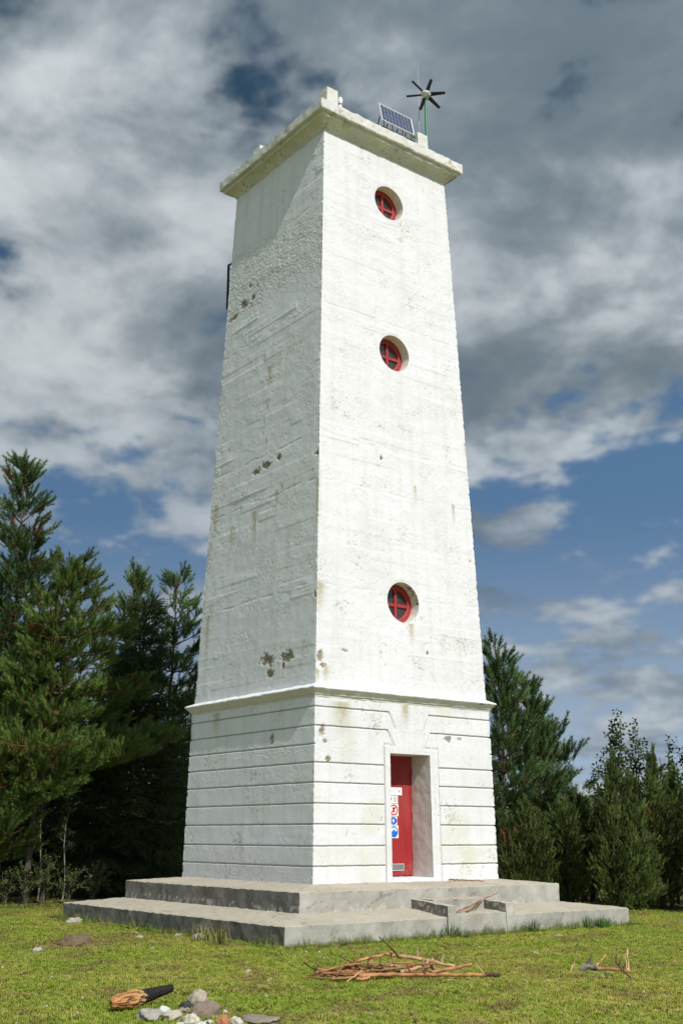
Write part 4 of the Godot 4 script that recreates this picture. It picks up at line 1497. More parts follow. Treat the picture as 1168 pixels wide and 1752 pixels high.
func build_trees() -> void:
	mat.pine_shoot = needle_mesh(72, 0.30, 0.040, 1.05, 21)
	mat.spruce_shoot = needle_mesh(40, 0.20, 0.042, 1.0, 22)
	mat.juniper_shoot = needle_mesh(34, 0.34, 0.075, 0.8, 23)
	mat.leaf_shoot = leafy_mesh(6, 0.42, 0.26, 24)
	var deep := Vector3(0.075, 0.12, 0.040)
	var olive := Vector3(0.098, 0.148, 0.034)
	var blue := Vector3(0.078, 0.130, 0.045)
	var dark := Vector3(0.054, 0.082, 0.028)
	var t: Node3D
	# left of the tower
	t = thing("pine_tree", "tallest dark green pine at the left edge of the clearing", "pine tree", Vector3(-2.86, 0, -10.64), "pine trees around the clearing")
	grow_pine(t, {"height": 11.7, "base": 3.0, "reach": 1.75, "power": 0.72, "per": 6, "gap": 0.24, "tone": blue, "gate": -0.05, "dense": 1.5, "seed": 31, "rise": 0.0, "top": 0.75, "curl": 0.16, "step": 0.46, "dead": 0.02})
	t = thing("pine_tree", "broad bushy pine with spreading yellow green boughs left of the tower", "pine tree", Vector3(-2.62, 0, -9.3), "pine trees around the clearing")
	grow_pine(t, {"height": 8.45, "base": 2.7, "reach": 2.15, "power": 0.5, "per": 6, "uneven": 0.8, "bias": Vector3(0.28, 0, 0.2), "gate": -0.06, "dense": 1.35, "lean": 0.0, "tilt": Vector3(0.55, 0, 0.42), "gap": 0.22, "tone": olive * 1.08, "seed": 32, "rise": -0.06, "top": 0.45, "step": 0.50, "dead": 0.02, "curl": 0.12})
	t = thing("pine_tree", "slim pine with a bare leading shoot rising behind the spruce", "pine tree", Vector3(2.07, 0, -13.8), "pine trees around the clearing")
	grow_pine(t, {"height": 9.8, "base": 3.4, "reach": 1.5, "power": 0.75, "per": 5, "gap": 0.26, "tone": olive, "seed": 33, "rise": 0.15, "curl": 0.3, "step": 0.5})
	t = thing("spruce_tree", "dark pointed spruce with branches down to the ground", "spruce tree", Vector3(1.08, 0, -10.93), "dark spruces left of the tower")
	grow_pine(t, {"height": 8.4, "base": 0.35, "reach": 2.0, "power": 0.85, "per": 7, "gap": 0.18, "tone": dark, "seed": 34, "spruce": true, "step": 0.27, "tuft": 0.27, "curl": 0.12})
	t = thing("pine_tree", "open crowned pine with sky between its boughs nearest the left wall", "pine tree", Vector3(2.28, 0, -11.43), "pine trees around the clearing")
	grow_pine(t, {"height": 9.05, "base": 4.2, "reach": 1.45, "power": 0.6, "per": 5, "uneven": 0.8, "dense": 0.85, "gap": 0.28, "tone": blue * 1.1, "seed": 35, "rise": 0.05, "top": 0.8, "curl": 0.2, "step": 0.46, "miss": 0.2})
	t = thing("spruce_tree", "low dark spruce half hidden behind the left edge of the tower", "spruce tree", Vector3(3.5, 0, -12.6), "dark spruces left of the tower")
	grow_pine(t, {"height": 5.7, "base": 0.3, "reach": 1.7, "power": 0.8, "per": 7, "gap": 0.2, "tone": dark, "seed": 36, "spruce": true, "step": 0.27, "tuft": 0.27, "curl": 0.12})
	t = thing("spruce_tree", "dark young spruce between the bushy pine and the plinth", "spruce tree", Vector3(-0.2, 0, -10.9), "dark spruces left of the tower")
	grow_pine(t, {"height": 4.6, "base": 0.25, "reach": 1.5, "power": 0.75, "per": 7, "gap": 0.2, "tone": dark * 1.05, "seed": 37, "spruce": true, "step": 0.26, "tuft": 0.26, "curl": 0.12})
	t = thing("pine_tree", "pine with an orange trunk standing in the shade at far left", "pine tree", Vector3(-2.9, 0, -12.6), "pine trees around the clearing")
	grow_pine(t, {"height": 8.0, "base": 3.4, "reach": 1.7, "power": 0.5, "per": 5, "gap": 0.3, "tone": deep, "seed": 38, "step": 0.42})
	t = thing("pine_tree", "young bushy pine low at the left edge of the view", "pine tree", Vector3(-3.4, 0, -9.4), "pine trees around the clearing")
	grow_pine(t, {"height": 4.3, "base": 1.1, "reach": 1.5, "power": 0.4, "per": 6, "gap": 0.23, "tone": olive, "seed": 40, "rise": 0.05, "curl": 0.2, "step": 0.36, "dead": 0.015})
	var back := [[-0.9, -16.5, 8.0], [1.0, -18.0, 8.5], [-4.5, -17.0, 9.0], [3.6, -17.5, 7.5], [6.2, -17.0, 6.5], [-2.6, -19.5, 9.0], [-6.0, -14.0, 8.5], [-1.9, -13.2, 5.2], [-4.2, -14.0, 6.0], [0.5, -14.2, 5.6]]
	var seen_as := ["shaded spruce in the second row between the spruce and bushy pine", "shaded spruce in the second row behind the slim pine", "shaded spruce in the second row behind the tallest pine", "shaded spruce in the second row behind the open crowned pine", "shaded spruce in the second row hidden by the tower", "shaded spruce furthest back between the left trunks", "shaded spruce standing beyond the left edge of the lawn", "shorter shaded spruce just behind the bushy pine", "shorter shaded spruce just behind the tallest pine", "shorter shaded spruce just behind the pointed spruce"]
	var proto: Node3D
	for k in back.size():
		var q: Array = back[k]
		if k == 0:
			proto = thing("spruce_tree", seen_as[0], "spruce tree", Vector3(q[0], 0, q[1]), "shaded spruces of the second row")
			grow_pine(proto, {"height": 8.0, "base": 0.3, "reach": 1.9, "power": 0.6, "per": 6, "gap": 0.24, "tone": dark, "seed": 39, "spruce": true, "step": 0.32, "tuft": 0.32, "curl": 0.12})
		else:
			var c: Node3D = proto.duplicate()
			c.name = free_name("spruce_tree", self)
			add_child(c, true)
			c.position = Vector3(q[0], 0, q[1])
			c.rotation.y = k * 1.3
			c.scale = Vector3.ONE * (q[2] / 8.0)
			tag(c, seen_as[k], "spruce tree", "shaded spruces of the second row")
	# slim saplings and undergrowth at the left wood edge
	t = thing("sapling", "slender pale stemmed sapling in front of the left wood", "sapling", Vector3(-2.09, 0, -9.66), "slim saplings at the left wood edge")
	grow_sapling(t, 3.0, 1, 0.15, Vector3(0.07, 0.10, 0.03), 41, Color(0.45, 0.42, 0.36), 0.55)
	t = thing("sapling", "slender grey sapling beside the far corner of the plinth", "sapling", Vector3(-1.54, 0, -9.42), "slim saplings at the left wood edge")
	grow_sapling(t, 2.4, 1, 0.15, Vector3(0.07, 0.10, 0.03), 42, Color(0.30, 0.28, 0.25), 0.6)
	var bush := [[-3.1, -9.2, 0.7], [-2.7, -8.9, 0.95], [-2.35, -8.75, 1.2], [-1.75, -8.6, 0.85], [-1.2, -8.4, 0.9], [-3.5, -9.6, 0.6]]
	var bush_label := ["low green shrub left of the orange trunk at the lawn edge", "leafy shrub below the tallest pine", "tallest thin leafy shrub at the left lawn edge", "spreading shrub at the foot of the pale sapling", "rounded dark shrub nearest the plinth's far corner", "small shrub at the very left of the lawn edge"]
	for k in bush.size():
		var q: Array = bush[k]
		t = thing("shrub", bush_label[k], "shrub", Vector3(q[0], 0, q[1]), "undergrowth along the left wood")
		grow_sapling(t, q[2], 6, 0.35, Vector3(0.075, 0.10, 0.03), 50 + k, Color(0.12, 0.10, 0.07), 0.2, 0.14)
	# right of the tower
	t = thing("pine_tree", "tall dense pine rising just right of the tower", "pine tree", Vector3(6.75, 0, -2.1), "pine trees around the clearing")
	grow_pine(t, {"height": 6.15, "base": 1.0, "reach": 1.2, "power": 0.7, "per": 6, "uneven": 0.8, "gap": 0.21, "tone": blue, "seed": 61, "rise": 0.15, "top": 0.9, "step": 0.40, "curl": 0.35})
	t = thing("pine_tree", "middle pine of three right of the tower with upswept boughs", "pine tree", Vector3(8.1, 0, -2.1), "pine trees around the clearing")
	grow_pine(t, {"height": 5.3, "base": 0.9, "reach": 0.8, "power": 0.6, "per": 6, "uneven": 0.8, "gap": 0.21, "tone": blue * 1.05, "seed": 62, "rise": 0.2, "top": 0.9, "step": 0.38, "curl": 0.4})
	t = thing("pine_tree", "shortest pine right of the tower with a long bough to the right", "pine tree", Vector3(9.35, 0, -2.5), "pine trees around the clearing")
	grow_pine(t, {"height": 4.6, "base": 0.8, "reach": 1.1, "power": 0.6, "per": 6, "uneven": 0.9, "gap": 0.22, "tone": blue * 1.05, "seed": 63, "rise": 0.2, "top": 0.9, "step": 0.36, "curl": 0.4, "lean": 0.5})
	var jt := Vector3(0.092, 0.124, 0.034)
	var jun := [
		[6.34, -0.9, [[0, 0, 2.35, 0.5], [0.35, 0.1, 2.0, 0.45], [-0.35, -0.2, 1.9, 0.4]], "low juniper in front of the pine beside the tower's right edge"],
		[7.6, -0.75, [[0, 0, 2.3, 0.55], [0.4, -0.3, 1.9, 0.45]], "juniper between the tower and the tall juniper clump, second from left"],
		[8.75, -1.3, [[0, 0, 2.45, 0.5], [-0.5, 0.1, 2.3, 0.5], [0.45, 0.2, 2.2, 0.45]], "pointed juniper standing left of the largest juniper"],
		[7.35, 1.0, [[0, 0, 3.35, 0.62], [-0.45, 0.2, 2.7, 0.5], [0.42, 0.1, 2.9, 0.55], [0.1, 0.5, 2.3, 0.5], [-0.2, 0.55, 1.7, 0.45]], "largest juniper at right with lumpy olive foliage down to the grass"],
		[9.0, 0.9, [[0, 0, 3.55, 0.6], [0.5, 0.2, 3.1, 0.55], [-0.45, 0.2, 3.0, 0.5]], "tall twin topped juniper behind the largest one"],
		[8.75, 2.2, [[0, 0, 3.0, 0.6], [-0.3, 0.5, 2.4, 0.55], [0.5, 0.3, 2.7, 0.55]], "juniper cut by the right edge of the view"],
		[9.0, -2.9, [[0, 0, 2.4, 0.6], [0.6, 0.3, 2.1, 0.55]], "juniper in the back row under the right pines"],
		[10.3, -0.6, [[0, 0, 2.1, 0.8], [0.8, 0.3, 2.4, 0.7]], "juniper in the gap behind the largest juniper"],
		[10.6, 2.0, [[0, 0, 3.2, 0.8], [0.8, 0.3, 2.8, 0.7]], "juniper in the back row at far right"],
		[9.9, -2.2, [[0, 0, 2.4, 0.8], [0.7, -0.5, 2.2, 0.7]], "juniper in the back row behind the pointed juniper"],
	]
	for k in jun.size():
		var q: Array = jun[k]
		t = thing("juniper", q[3], "juniper", Vector3(q[0], 0, q[1]), "junipers along the right wood edge")
		grow_juniper(t, q[2], jt * (1.0 + 0.08 * sin(k * 2.1)), 70 + k, 50.0)
	var sap := [[8.55, 0.19, 4.4, "tallest leafy sapling standing up out of the junipers"], [9.24, 0.26, 4.25, "leafy sapling right of the tallest one above the junipers"], [8.35, 0.05, 4.15, "leafy sapling with side twigs at the left above the junipers"], [10.06, 0.51, 3.85, "leafy sapling above the far right juniper"], [9.9, 1.4, 3.7, "leafy sapling at the right edge of the view"]]
	for k in sap.size():
		var q: Array = sap[k]
		t = thing("sapling", q[3], "sapling", Vector3(q[0], 0, q[1]), "saplings above the right junipers")
		grow_sapling(t, q[2], 3, 0.55, Vector3(0.05, 0.075, 0.022), 90 + k, Color(0.10, 0.085, 0.06), 0.5, 0.25)
	far_wood()


func far_wood() -> void:
	var rg := RandomNumberGenerator.new()
	rg.seed = 99
	var sp := Spray.new()
	for k in 130:
		var a := lerpf(-0.15, 1.75, k / 129.0)
		var dist := rg.randf_range(44.0, 62.0)
		var c := Vector3(EYE.x + sin(a) * dist, 0, EYE.z - cos(a) * dist)
		var on_right := a > 0.78
		var h := rg.randf_range(2.2, 3.6) if on_right else rg.randf_range(4.5, 7.5)
		var r := rg.randf_range(1.4, 2.2)
		for q in 500:
			var f := rg.randf()
			var az := rg.randf() * TAU
			var rr := r * pow(1.0 - f, 0.7) * sqrt(rg.randf())
			var hd := Vector3(cos(az), 0, sin(az))
			sp.add(c + hd * rr + Vector3(0, f * h, 0), (hd + Vector3(0, 0.3, 0)).normalized(), rg.randf() * TAU, rg.randf_range(0.4, 0.7), 1.0, Vector3(0.035, 0.055, 0.022) * rg.randf_range(0.7, 1.3))
	var mi := MultiMeshInstance3D.new()
	mi.name = "far_wood"
	mi.multimesh = sp.multi(mat.spruce_shoot)
	mi.material_override = mat.foliage
	mi.set_meta("kind", "stuff")
	tag(mi, "dark conifer wood seen between the trunks behind the clearing", "wood")
	add_child(mi, true)


# ------------------------------------------------------------------ fire place
func rock_mesh(size: Vector3, tone: Vector3, sd: int, angular: float) -> ArrayMesh:
	var g := Grid.new()
	var p := PackedVector3Array()
	var c := PackedColorArray()
	var nu := 28
	var nv := 16
	for j in nv + 1:
		for i in nu + 1:
			var a := -TAU * (i % nu) / nu
			var b := PI * (j / float(nv) - 0.5)
			var d := Vector3(cos(a) * cos(b), sin(b), sin(a) * cos(b))
			var r := 1.0 + angular * n_mid.get_noise_3d(d.x * 0.45 + sd, d.y * 0.45, d.z * 0.45) + 0.10 * angular * n_hi.get_noise_3d(d.x * 0.35 + sd, d.y * 0.35, d.z * 0.35)
			p.append(d * r * size)
			c.append(vcol(tone * (1.0 + 0.22 * n_mid.get_noise_3d(d.x * 0.8, d.y * 0.8, d.z * 0.8 + sd) + 0.14 * n_hi.get_noise_3d(d.x, d.y, d.z + sd))))
	g.sheet(p, c, nu, nv)
	return g.mesh()


func stone(called: String, at: Vector3, size: Vector3, tone: Vector3, sd: int, label: String, group := "", angular := 0.45) -> void:
	var o := put(called, rock_mesh(size, tone, sd, angular), mat.rock)
	o.position = at + Vector3(0, ground_y(at.x, at.z) + size.y * 0.30, 0)
	o.rotation.y = sd * 1.7
	tag(o, label, "stone", group)


# a split, fibrous length of log
func log_mesh(axis: Vector3, from: float, to: float, y0: float, y1: float, radii: Array, kind: int) -> ArrayMesh:
	var g := Grid.new()
	var p := PackedVector3Array()
	var c := PackedColorArray()
	var nu := 44
	var nv := 46
	var oth := axis.cross(Vector3.UP)
	for j in nv + 1:
		var f := float(j) / nv
		var e := clampf(f * 1.12 - 0.06, 0.0, 1.0)
		var cap := sqrt(clampf(minf(f, 1.0 - f) / 0.06, 0.0, 1.0))
		var k := mini(int(e * 3.0), 2)
		var r: float = lerpf(radii[k], radii[k + 1], e * 3.0 - k) * cap
		for i in nu + 1:
			var a := TAU * (i % nu) / nu
			var fibre := n_hi.get_noise_3d(cos(a) * 0.5, sin(a) * 0.5, f * 0.35 + kind * 9.0)
			var chunk := n_mid.get_noise_3d(cos(a) * 0.6, sin(a) * 0.6, f * 1.6 + kind * 5.0)
			var check := n_hi.get_noise_3d(cos(a) * 0.3, sin(a) * 0.3, f * 2.2 + kind * 3.0)
			var rr := r * (1.0 + 0.30 * fibre + 0.28 * chunk)
			var tone := Vector3(0.40, 0.195, 0.075) * (1.0 + 0.9 * fibre + 0.4 * chunk)
			if kind == 1:
				tone = tone.lerp(Vector3(0.40, 0.27, 0.14), smoothstep(0.45, 0.85, f) * 0.8)
				tone = tone.lerp(Vector3(0.03, 0.022, 0.018), smoothstep(0.68 + 0.35 * chunk, 0.98, f))
				if fibre < -0.22:
					tone = Vector3(0.09, 0.04, 0.02)
			else:
				rr = r * (1.0 + 0.10 * fibre + 0.16 * (1.0 if fposmod(f * 17.0 + 0.5 * sin(a * 3.0), 1.0) > 0.25 else 0.0) + 0.15 * check)
				tone = Vector3(0.020, 0.018, 0.018) * (1.0 + 0.8 * check)
			p.append(axis * lerpf(from, to, f) + Vector3.UP * (lerpf(y0, y1, f) + sin(a) * rr) + oth * cos(a) * rr)
			c.append(vcol(tone))
	g.sheet(p, c, nu, nv)
	return g.mesh()


func build_fire_place() -> void:
	var gp := "stones of the old fire place"
	stone("stone", Vector3(-7.84, 0, 8.02), Vector3(0.105, 0.10, 0.095), Vector3(0.33, 0.285, 0.22), 1, "tall rounded beige stone at the back of the fire place", gp, 0.3)
	stone("stone", Vector3(-8.10, 0, 8.60), Vector3(0.165, 0.095, 0.12), Vector3(0.20, 0.155, 0.12), 2, "large brown boulder at the right of the fire place", gp, 0.3)
	stone("stone", Vector3(-8.40, 0, 8.86), Vector3(0.075, 0.07, 0.065), Vector3(0.50, 0.46, 0.36), 3, "cream angular stone in front of the brown boulder", gp, 0.42)
	stone("stone", Vector3(-8.45, 0, 8.60), Vector3(0.12, 0.06, 0.09), Vector3(0.40, 0.36, 0.28), 4, "broad pale flat stone in the middle of the fire place", gp, 0.36)
	stone("stone", Vector3(-8.39, 0, 8.33), Vector3(0.052, 0.05, 0.045), Vector3(0.55, 0.55, 0.54), 5, "small white stone right below the charred log", gp, 0.4)
	stone("stone", Vector3(-8.62, 0, 8.47), Vector3(0.14, 0.06, 0.11), Vector3(0.30, 0.275, 0.24), 6, "grey flat stone under the charred log", gp, 0.45)
	stone("stone", Vector3(-8.10, 0, 8.24), Vector3(0.07, 0.05, 0.06), Vector3(0.05, 0.045, 0.045), 7, "soot blackened stone in the middle of the fire place", gp, 0.36)
	stone("stone", Vector3(-8.33, 0, 8.74), Vector3(0.055, 0.035, 0.045), Vector3(0.44, 0.40, 0.33), 8, "small beige stone between the pale flat and cream stones", gp, 0.36)
	stone("stone", Vector3(-8.20, 0, 9.08), Vector3(0.065, 0.06, 0.06), Vector3(0.36, 0.16, 0.08), 9, "reddish stone in front of the brown boulder", gp, 0.4)
	stone("stone", Vector3(-8.42, 0, 9.06), Vector3(0.07, 0.035, 0.05), Vector3(0.5, 0.5, 0.48), 10, "white flat stone at the front of the fire place", gp, 0.36)
	stone("stone", Vector3(-8.28, 0, 8.95), Vector3(0.055, 0.025, 0.04), Vector3(0.48, 0.46, 0.40), 11, "thin pale stone left of the reddish one", gp, 0.36)
	stone("stone", Vector3(-8.10, 0, 9.16), Vector3(0.065, 0.045, 0.055), Vector3(0.46, 0.44, 0.38), 12, "whitish square stone right of the reddish stone", gp, 0.36)
	stone("stone", Vector3(-8.02, 0, 8.98), Vector3(0.04, 0.03, 0.035), Vector3(0.48, 0.46, 0.42), 13, "little white stone behind the whitish square stone", gp, 0.4)
	stone("stone", Vector3(-7.90, 0, 8.62), Vector3(0.03, 0.022, 0.026), Vector3(0.5, 0.49, 0.46), 14, "little white stone right of the brown boulder", gp, 0.4)
	stone("stone", Vector3(-8.52, 0, 8.86), Vector3(0.05, 0.02, 0.04), Vector3(0.46, 0.43, 0.37), 15, "small pale chip in front of the broad flat stone", gp, 0.4)
	stone("stone", Vector3(-8.20, 0, 8.38), Vector3(0.06, 0.03, 0.05), Vector3(0.26, 0.22, 0.18), 18, "low brown stone between the soot black stone and the white one", gp, 0.4)
	stone("flat_stone", Vector3(-7.86, 0, 9.16), Vector3(0.19, 0.045, 0.12), Vector3(0.22, 0.19, 0.15), 16, "flat grey brown stone sunk in the grass right of the fire place", "", 0.4)
	# half burnt log: orange rotten wood on the left, charcoal on the right
	var t := thing("burnt_log", "short half burnt log with orange rotten end and black charred end", "log", Vector3(-8.79, 0, 8.0))
	var right := Vector3(0.985, 0, -0.17).normalized()
	put("rotten_wood", log_mesh(right, 0.0, 0.47, 0.07, 0.085, [0.048, 0.072, 0.074, 0.045], 1), mat.wood, t)
	put("charred_end", log_mesh(right, 0.34, 0.76, 0.085, 0.14, [0.056, 0.052, 0.042, 0.032], 2), mat.wood, t)
	# earth mound on the lawn, left
	var m := put("earth_mound", rock_mesh(Vector3(0.26, 0.13, 0.22), Vector3(0.15, 0.105, 0.065), 17, 0.35), mat.earth)
	m.position = Vector3(-6.16, 0.01, 1.5)
	tag(m, "small brown earth mound on the lawn left of the plinth", "mound")


# ------------------------------------------------------------------ sticks
# a stick in a frame of its own: across the view, up, towards the eye
func stick(origin: Vector3, pts: Array, r0: float, r1: float, tone: Vector3, label: String, group: String, sd: int, twigs := 0, tail := Vector3.ZERO) -> void:
	var rx := Vector3(0.794, 0, 0.608)
	var rz := Vector3(-0.608, 0, 0.794)
	var t := thing("stick", label, "stick", Vector3(origin.x, ground_y(origin.x, origin.z), origin.z), group)
	var rg := RandomNumberGenerator.new()
	rg.seed = sd
	var cur := Curve3D.new()
	for i in pts.size():
		var w: Vector3 = rx * pts[i].x + Vector3.UP * pts[i].y + rz * pts[i].z
		var a: Vector3 = pts[maxi(i - 1, 0)]
		var b: Vector3 = pts[mini(i + 1, pts.size() - 1)]
		var tg: Vector3 = (rx * (b - a).x + Vector3.UP * (b - a).y + rz * (b - a).z) * 0.18
		cur.add_point(w, -tg, tg)
	var l := cur.get_baked_length()
	var n := maxi(6, int(l / 0.05))
	var pp := []
	var rr := []
	var cc := []
	for k in n + 1:
		var f := k / float(n)
		pp.append(cur.sample_baked(l * f) + Vector3(rg.randf_range(-1, 1), rg.randf_range(-1, 1), rg.randf_range(-1, 1)) * 0.005)
		rr.append(0.82 * lerpf(r0, r1, f) * rg.randf_range(0.88, 1.14))
		var c := tone * rg.randf_range(0.72, 1.25)
		if tail != Vector3.ZERO and f > 0.90:
			c = tail
		if rg.randf() < 0.12:
			c *= 0.5
		cc.append(vcol(c))
	var g := Grid.new()
	g.tube(pp, rr, 8, cc, 0.08, sd)
	put("stem", g.mesh(), mat.wood, t)
	for k in twigs:
		var f := rg.randf_range(0.2, 0.9)
		var at := cur.sample_baked(l * f)
		var d := (rx * rg.randf_range(-0.6, 0.6) + Vector3.UP * rg.randf_range(0.3, 1.0) + rz * rg.randf_range(-0.4, 0.4)).normalized()
		var tl := rg.randf_range(0.05, 0.16)
		g = Grid.new()
		g.tube([at, at + d * tl * 0.5, at + d * tl + rx * 0.02], [r1 * 0.8, r1 * 0.6, r1 * 0.3], 6, [vcol(tone * 0.8)])
		put("twig", g.mesh(), mat.wood, t)


func build_sticks() -> void:
	var o := Vector3(-4.93, 0, 7.70)
	var gp := "pile of barked branches on the lawn"
	var tan := Vector3(0.40, 0.20, 0.085)
	var pale := Vector3(0.48, 0.32, 0.175)
	var brown := Vector3(0.27, 0.13, 0.06)
	var dark := Vector3(0.085, 0.05, 0.035)
	var v := func(a, b, c): return Vector3(a, b, c)
	stick(o, [v.call(-0.50, 0.05, 0.22), v.call(0.0, 0.055, 0.20), v.call(0.55, 0.05, 0.16), v.call(1.14, 0.045, 0.10)], 0.024, 0.027, tan, "longest straight branch at the front of the stick pile", gp, 201, 1, dark)
	stick(o, [v.call(0.15, 0.03, 0.0), v.call(0.40, 0.06, -0.05), v.call(0.85, 0.13, -0.15)], 0.026, 0.02, tan, "thick branch slanting up to the right behind the longest one", gp, 202)
	stick(o, [v.call(-0.10, 0.20, -0.45), v.call(0.15, 0.18, -0.42), v.call(0.40, 0.14, -0.35), v.call(0.66, 0.09, -0.30)], 0.026, 0.022, Vector3(0.45, 0.28, 0.15), "thick pale branch lying across the back of the stick pile", gp, 203, 3)
	stick(o, [v.call(-0.92, 0.02, 0.05), v.call(-0.70, 0.08, 0.0), v.call(-0.48, 0.17, -0.20), v.call(-0.25, 0.20, -0.35), v.call(-0.08, 0.23, -0.42)], 0.017, 0.022, tan * 1.1, "curved branch arching up over the left half of the stick pile", gp, 204, 1)
	stick(o, [v.call(-0.38, 0.13, -0.15), v.call(-0.05, 0.11, -0.15), v.call(0.10, 0.08, -0.12)], 0.018, 0.015, pale, "pale short branch under the arching one", gp, 205)
	stick(o, [v.call(0.0, 0.07, 0.05), v.call(0.20, 0.11, 0.0), v.call(0.39, 0.19, -0.08)], 0.028, 0.022, pale * 0.95, "forked pale branch end pointing up at the pile's middle", gp, 206, 3)
	stick(o, [v.call(0.02, 0.17, -0.40), v.call(-0.09, 0.28, -0.36), v.call(-0.24, 0.42, -0.32)], 0.014, 0.007, dark, "thin dark stick poking highest out of the pile", gp, 207, 1)
	stick(o, [v.call(-0.47, 0.09, 0.0), v.call(-0.58, 0.16, -0.05), v.call(-0.72, 0.24, -0.10)], 0.012, 0.007, dark * 1.2, "thin dark stick poking up left of the pile's middle", gp, 208, 1)
	stick(o, [v.call(-0.92, 0.05, 0.10), v.call(-1.02, 0.10, 0.08), v.call(-1.14, 0.17, 0.05)], 0.014, 0.007, dark, "dark stick sticking up at the left end of the pile", gp, 209, 2)
	stick(o, [v.call(-1.13, 0.03, 0.22), v.call(-0.85, 0.02, 0.25), v.call(-0.62, 0.03, 0.26)], 0.012, 0.014, brown, "brown stick flat on the grass at the left end of the pile", gp, 210, 2)
	stick(o, [v.call(-0.63, 0.01, 0.42), v.call(-0.55, 0.05, 0.36), v.call(-0.46, 0.10, 0.28)], 0.011, 0.012, pale, "short pale stick leaning out at the front of the pile", gp, 211)
	stick(o, [v.call(0.97, 0.04, 0.05), v.call(0.90, 0.13, 0.02), v.call(0.85, 0.21, 0.0)], 0.008, 0.006, pale * 0.9, "thin pale stick standing up at the right end of the pile", gp, 212)
	stick(o, [v.call(-0.98, 0.09, -0.05), v.call(-0.6, 0.07, 0.05), v.call(-0.18, 0.09, 0.05)], 0.016, 0.018, brown * 1.2, "reddish brown branch in the left layers of the pile", gp, 213, 2)
	stick(o, [v.call(-0.95, 0.04, 0.12), v.call(-0.5, 0.05, 0.12), v.call(-0.08, 0.06, 0.10)], 0.017, 0.019, brown, "darker brown branch under the reddish one", gp, 214, 2)
	stick(o, [v.call(-0.80, 0.02, 0.30), v.call(-0.5, 0.04, 0.28), v.call(-0.1, 0.06, 0.16)], 0.013, 0.02, tan, "bent branch along the front left of the pile", gp, 215)
	stick(o, [v.call(-0.52, 0.02, 0.35), v.call(-0.42, 0.025, 0.33), v.call(-0.37, 0.04, 0.28)], 0.02, 0.022, brown * 1.5, "stubby orange brown branch piece at the front of the pile", gp, 216)
	stick(o, [v.call(-0.30, 0.06, -0.05), v.call(0.0, 0.05, -0.02), v.call(0.18, 0.04, 0.0)], 0.02, 0.018, dark, "blackened branch in the shadow of the pile's middle", gp, 217)
	stick(o, [v.call(-0.75, 0.10, -0.15), v.call(-0.4, 0.08, -0.12), v.call(-0.05, 0.05, -0.1)], 0.015, 0.013, tan * 0.8, "slim tan branch lying behind the reddish brown one", gp, 218, 2)
	stick(o, [v.call(-1.0, 0.06, 0.02), v.call(-0.85, 0.04, 0.15), v.call(-0.7, 0.03, 0.3)], 0.011, 0.009, pale * 0.8, "slim stick crossing the left end of the pile", gp, 219, 1)
	stick(o, [v.call(0.28, 0.05, -0.2), v.call(0.38, 0.06, -0.15), v.call(0.47, 0.07, -0.1)], 0.05, 0.035, Vector3(0.38, 0.24, 0.12), "knotty stump of a branch behind the forked one", gp, 220, 2)
	stick(o, [v.call(0.47, 0.015, 0.35), v.call(0.55, 0.015, 0.34), v.call(0.62, 0.015, 0.36)], 0.007, 0.006, pale, "splinter lying in the grass in front of the longest branch", gp, 221)
	var fill := ["slim brown stick low in the pile near its left end", "slim reddish stick low in the pile under the arching branch", "slim dark stick low in the pile under the dark upright one", "slim dark stick low in the pile under the pale short branch", "slim tan stick low in the pile left of the blackened branch", "slim reddish stick low in the pile behind the longest branch", "slim dark stick low in the pile by the forked branch", "slim brown stick low in the pile under the thick slanting branch", "slim brown stick at the back of the pile's left half", "slim reddish stick at the back of the pile's middle"]
	for k in fill.size():
		var cx := -0.86 + 0.14 * k if k < 8 else -0.75 + 0.45 * (k - 8)
		var zz := 0.10 + 0.09 * sin(k * 2.3) if k < 8 else -0.25
		var half := 0.22 + 0.08 * sin(k * 1.7)
		stick(o, [v.call(cx - half, 0.03 + 0.02 * (k % 3), zz - 0.06), v.call(cx, 0.05 + 0.02 * (k % 2), zz), v.call(cx + half, 0.04 + 0.03 * (k % 2), zz + 0.05 * sin(k * 3.1))], 0.010 + 0.003 * (k % 3), 0.009, [brown, Vector3(0.33, 0.14, 0.06), dark * 1.4][k % 3], fill[k], gp, 261 + k, 1)
	var top := ["thin brown stick lying on top of the pile's left half", "thin reddish stick lying on top near the arching branch", "thin dark stick lying on top of the pile's middle", "thin tan stick lying on top beside the forked branch", "thin dark stick crossing the back of the pile", "thin brown stick crossing the front left of the pile"]
	for k in top.size():
		var cx := -0.72 + 0.19 * k
		var half := 0.26 + 0.07 * sin(k * 2.3)
		stick(o, [v.call(cx - half, 0.07 + 0.03 * (k % 3), 0.16 - 0.11 * (k % 4)), v.call(cx, 0.12 + 0.03 * (k % 2), 0.05 - 0.05 * (k % 2)), v.call(cx + half, 0.10 + 0.05 * (k % 2), -0.12 + 0.10 * (k % 3))], 0.014, 0.009, [brown * 1.2, Vector3(0.36, 0.16, 0.065), dark * 1.5, tan][k % 4], top[k], gp, 281 + k, 2)
	# second, smaller heap to the right
	o = Vector3(-2.50, 0, 8.65)
	gp = "small heap of driftwood at the right of the lawn"
	var grey := Vector3(0.25, 0.215, 0.18)
	stick(o, [v.call(-0.39, 0.02, 0.0), v.call(-0.33, 0.12, -0.02), v.call(-0.29, 0.20, -0.03)], 0.012, 0.009, pale * 1.1, "short pale stick standing upright at the left of the small heap", gp, 231)
	stick(o, [v.call(-0.08, 0.05, 0.0), v.call(0.12, 0.04, 0.0), v.call(0.38, 0.02, 0.10)], 0.026, 0.018, brown * 1.2, "brown branch lying along the small heap", gp, 232)
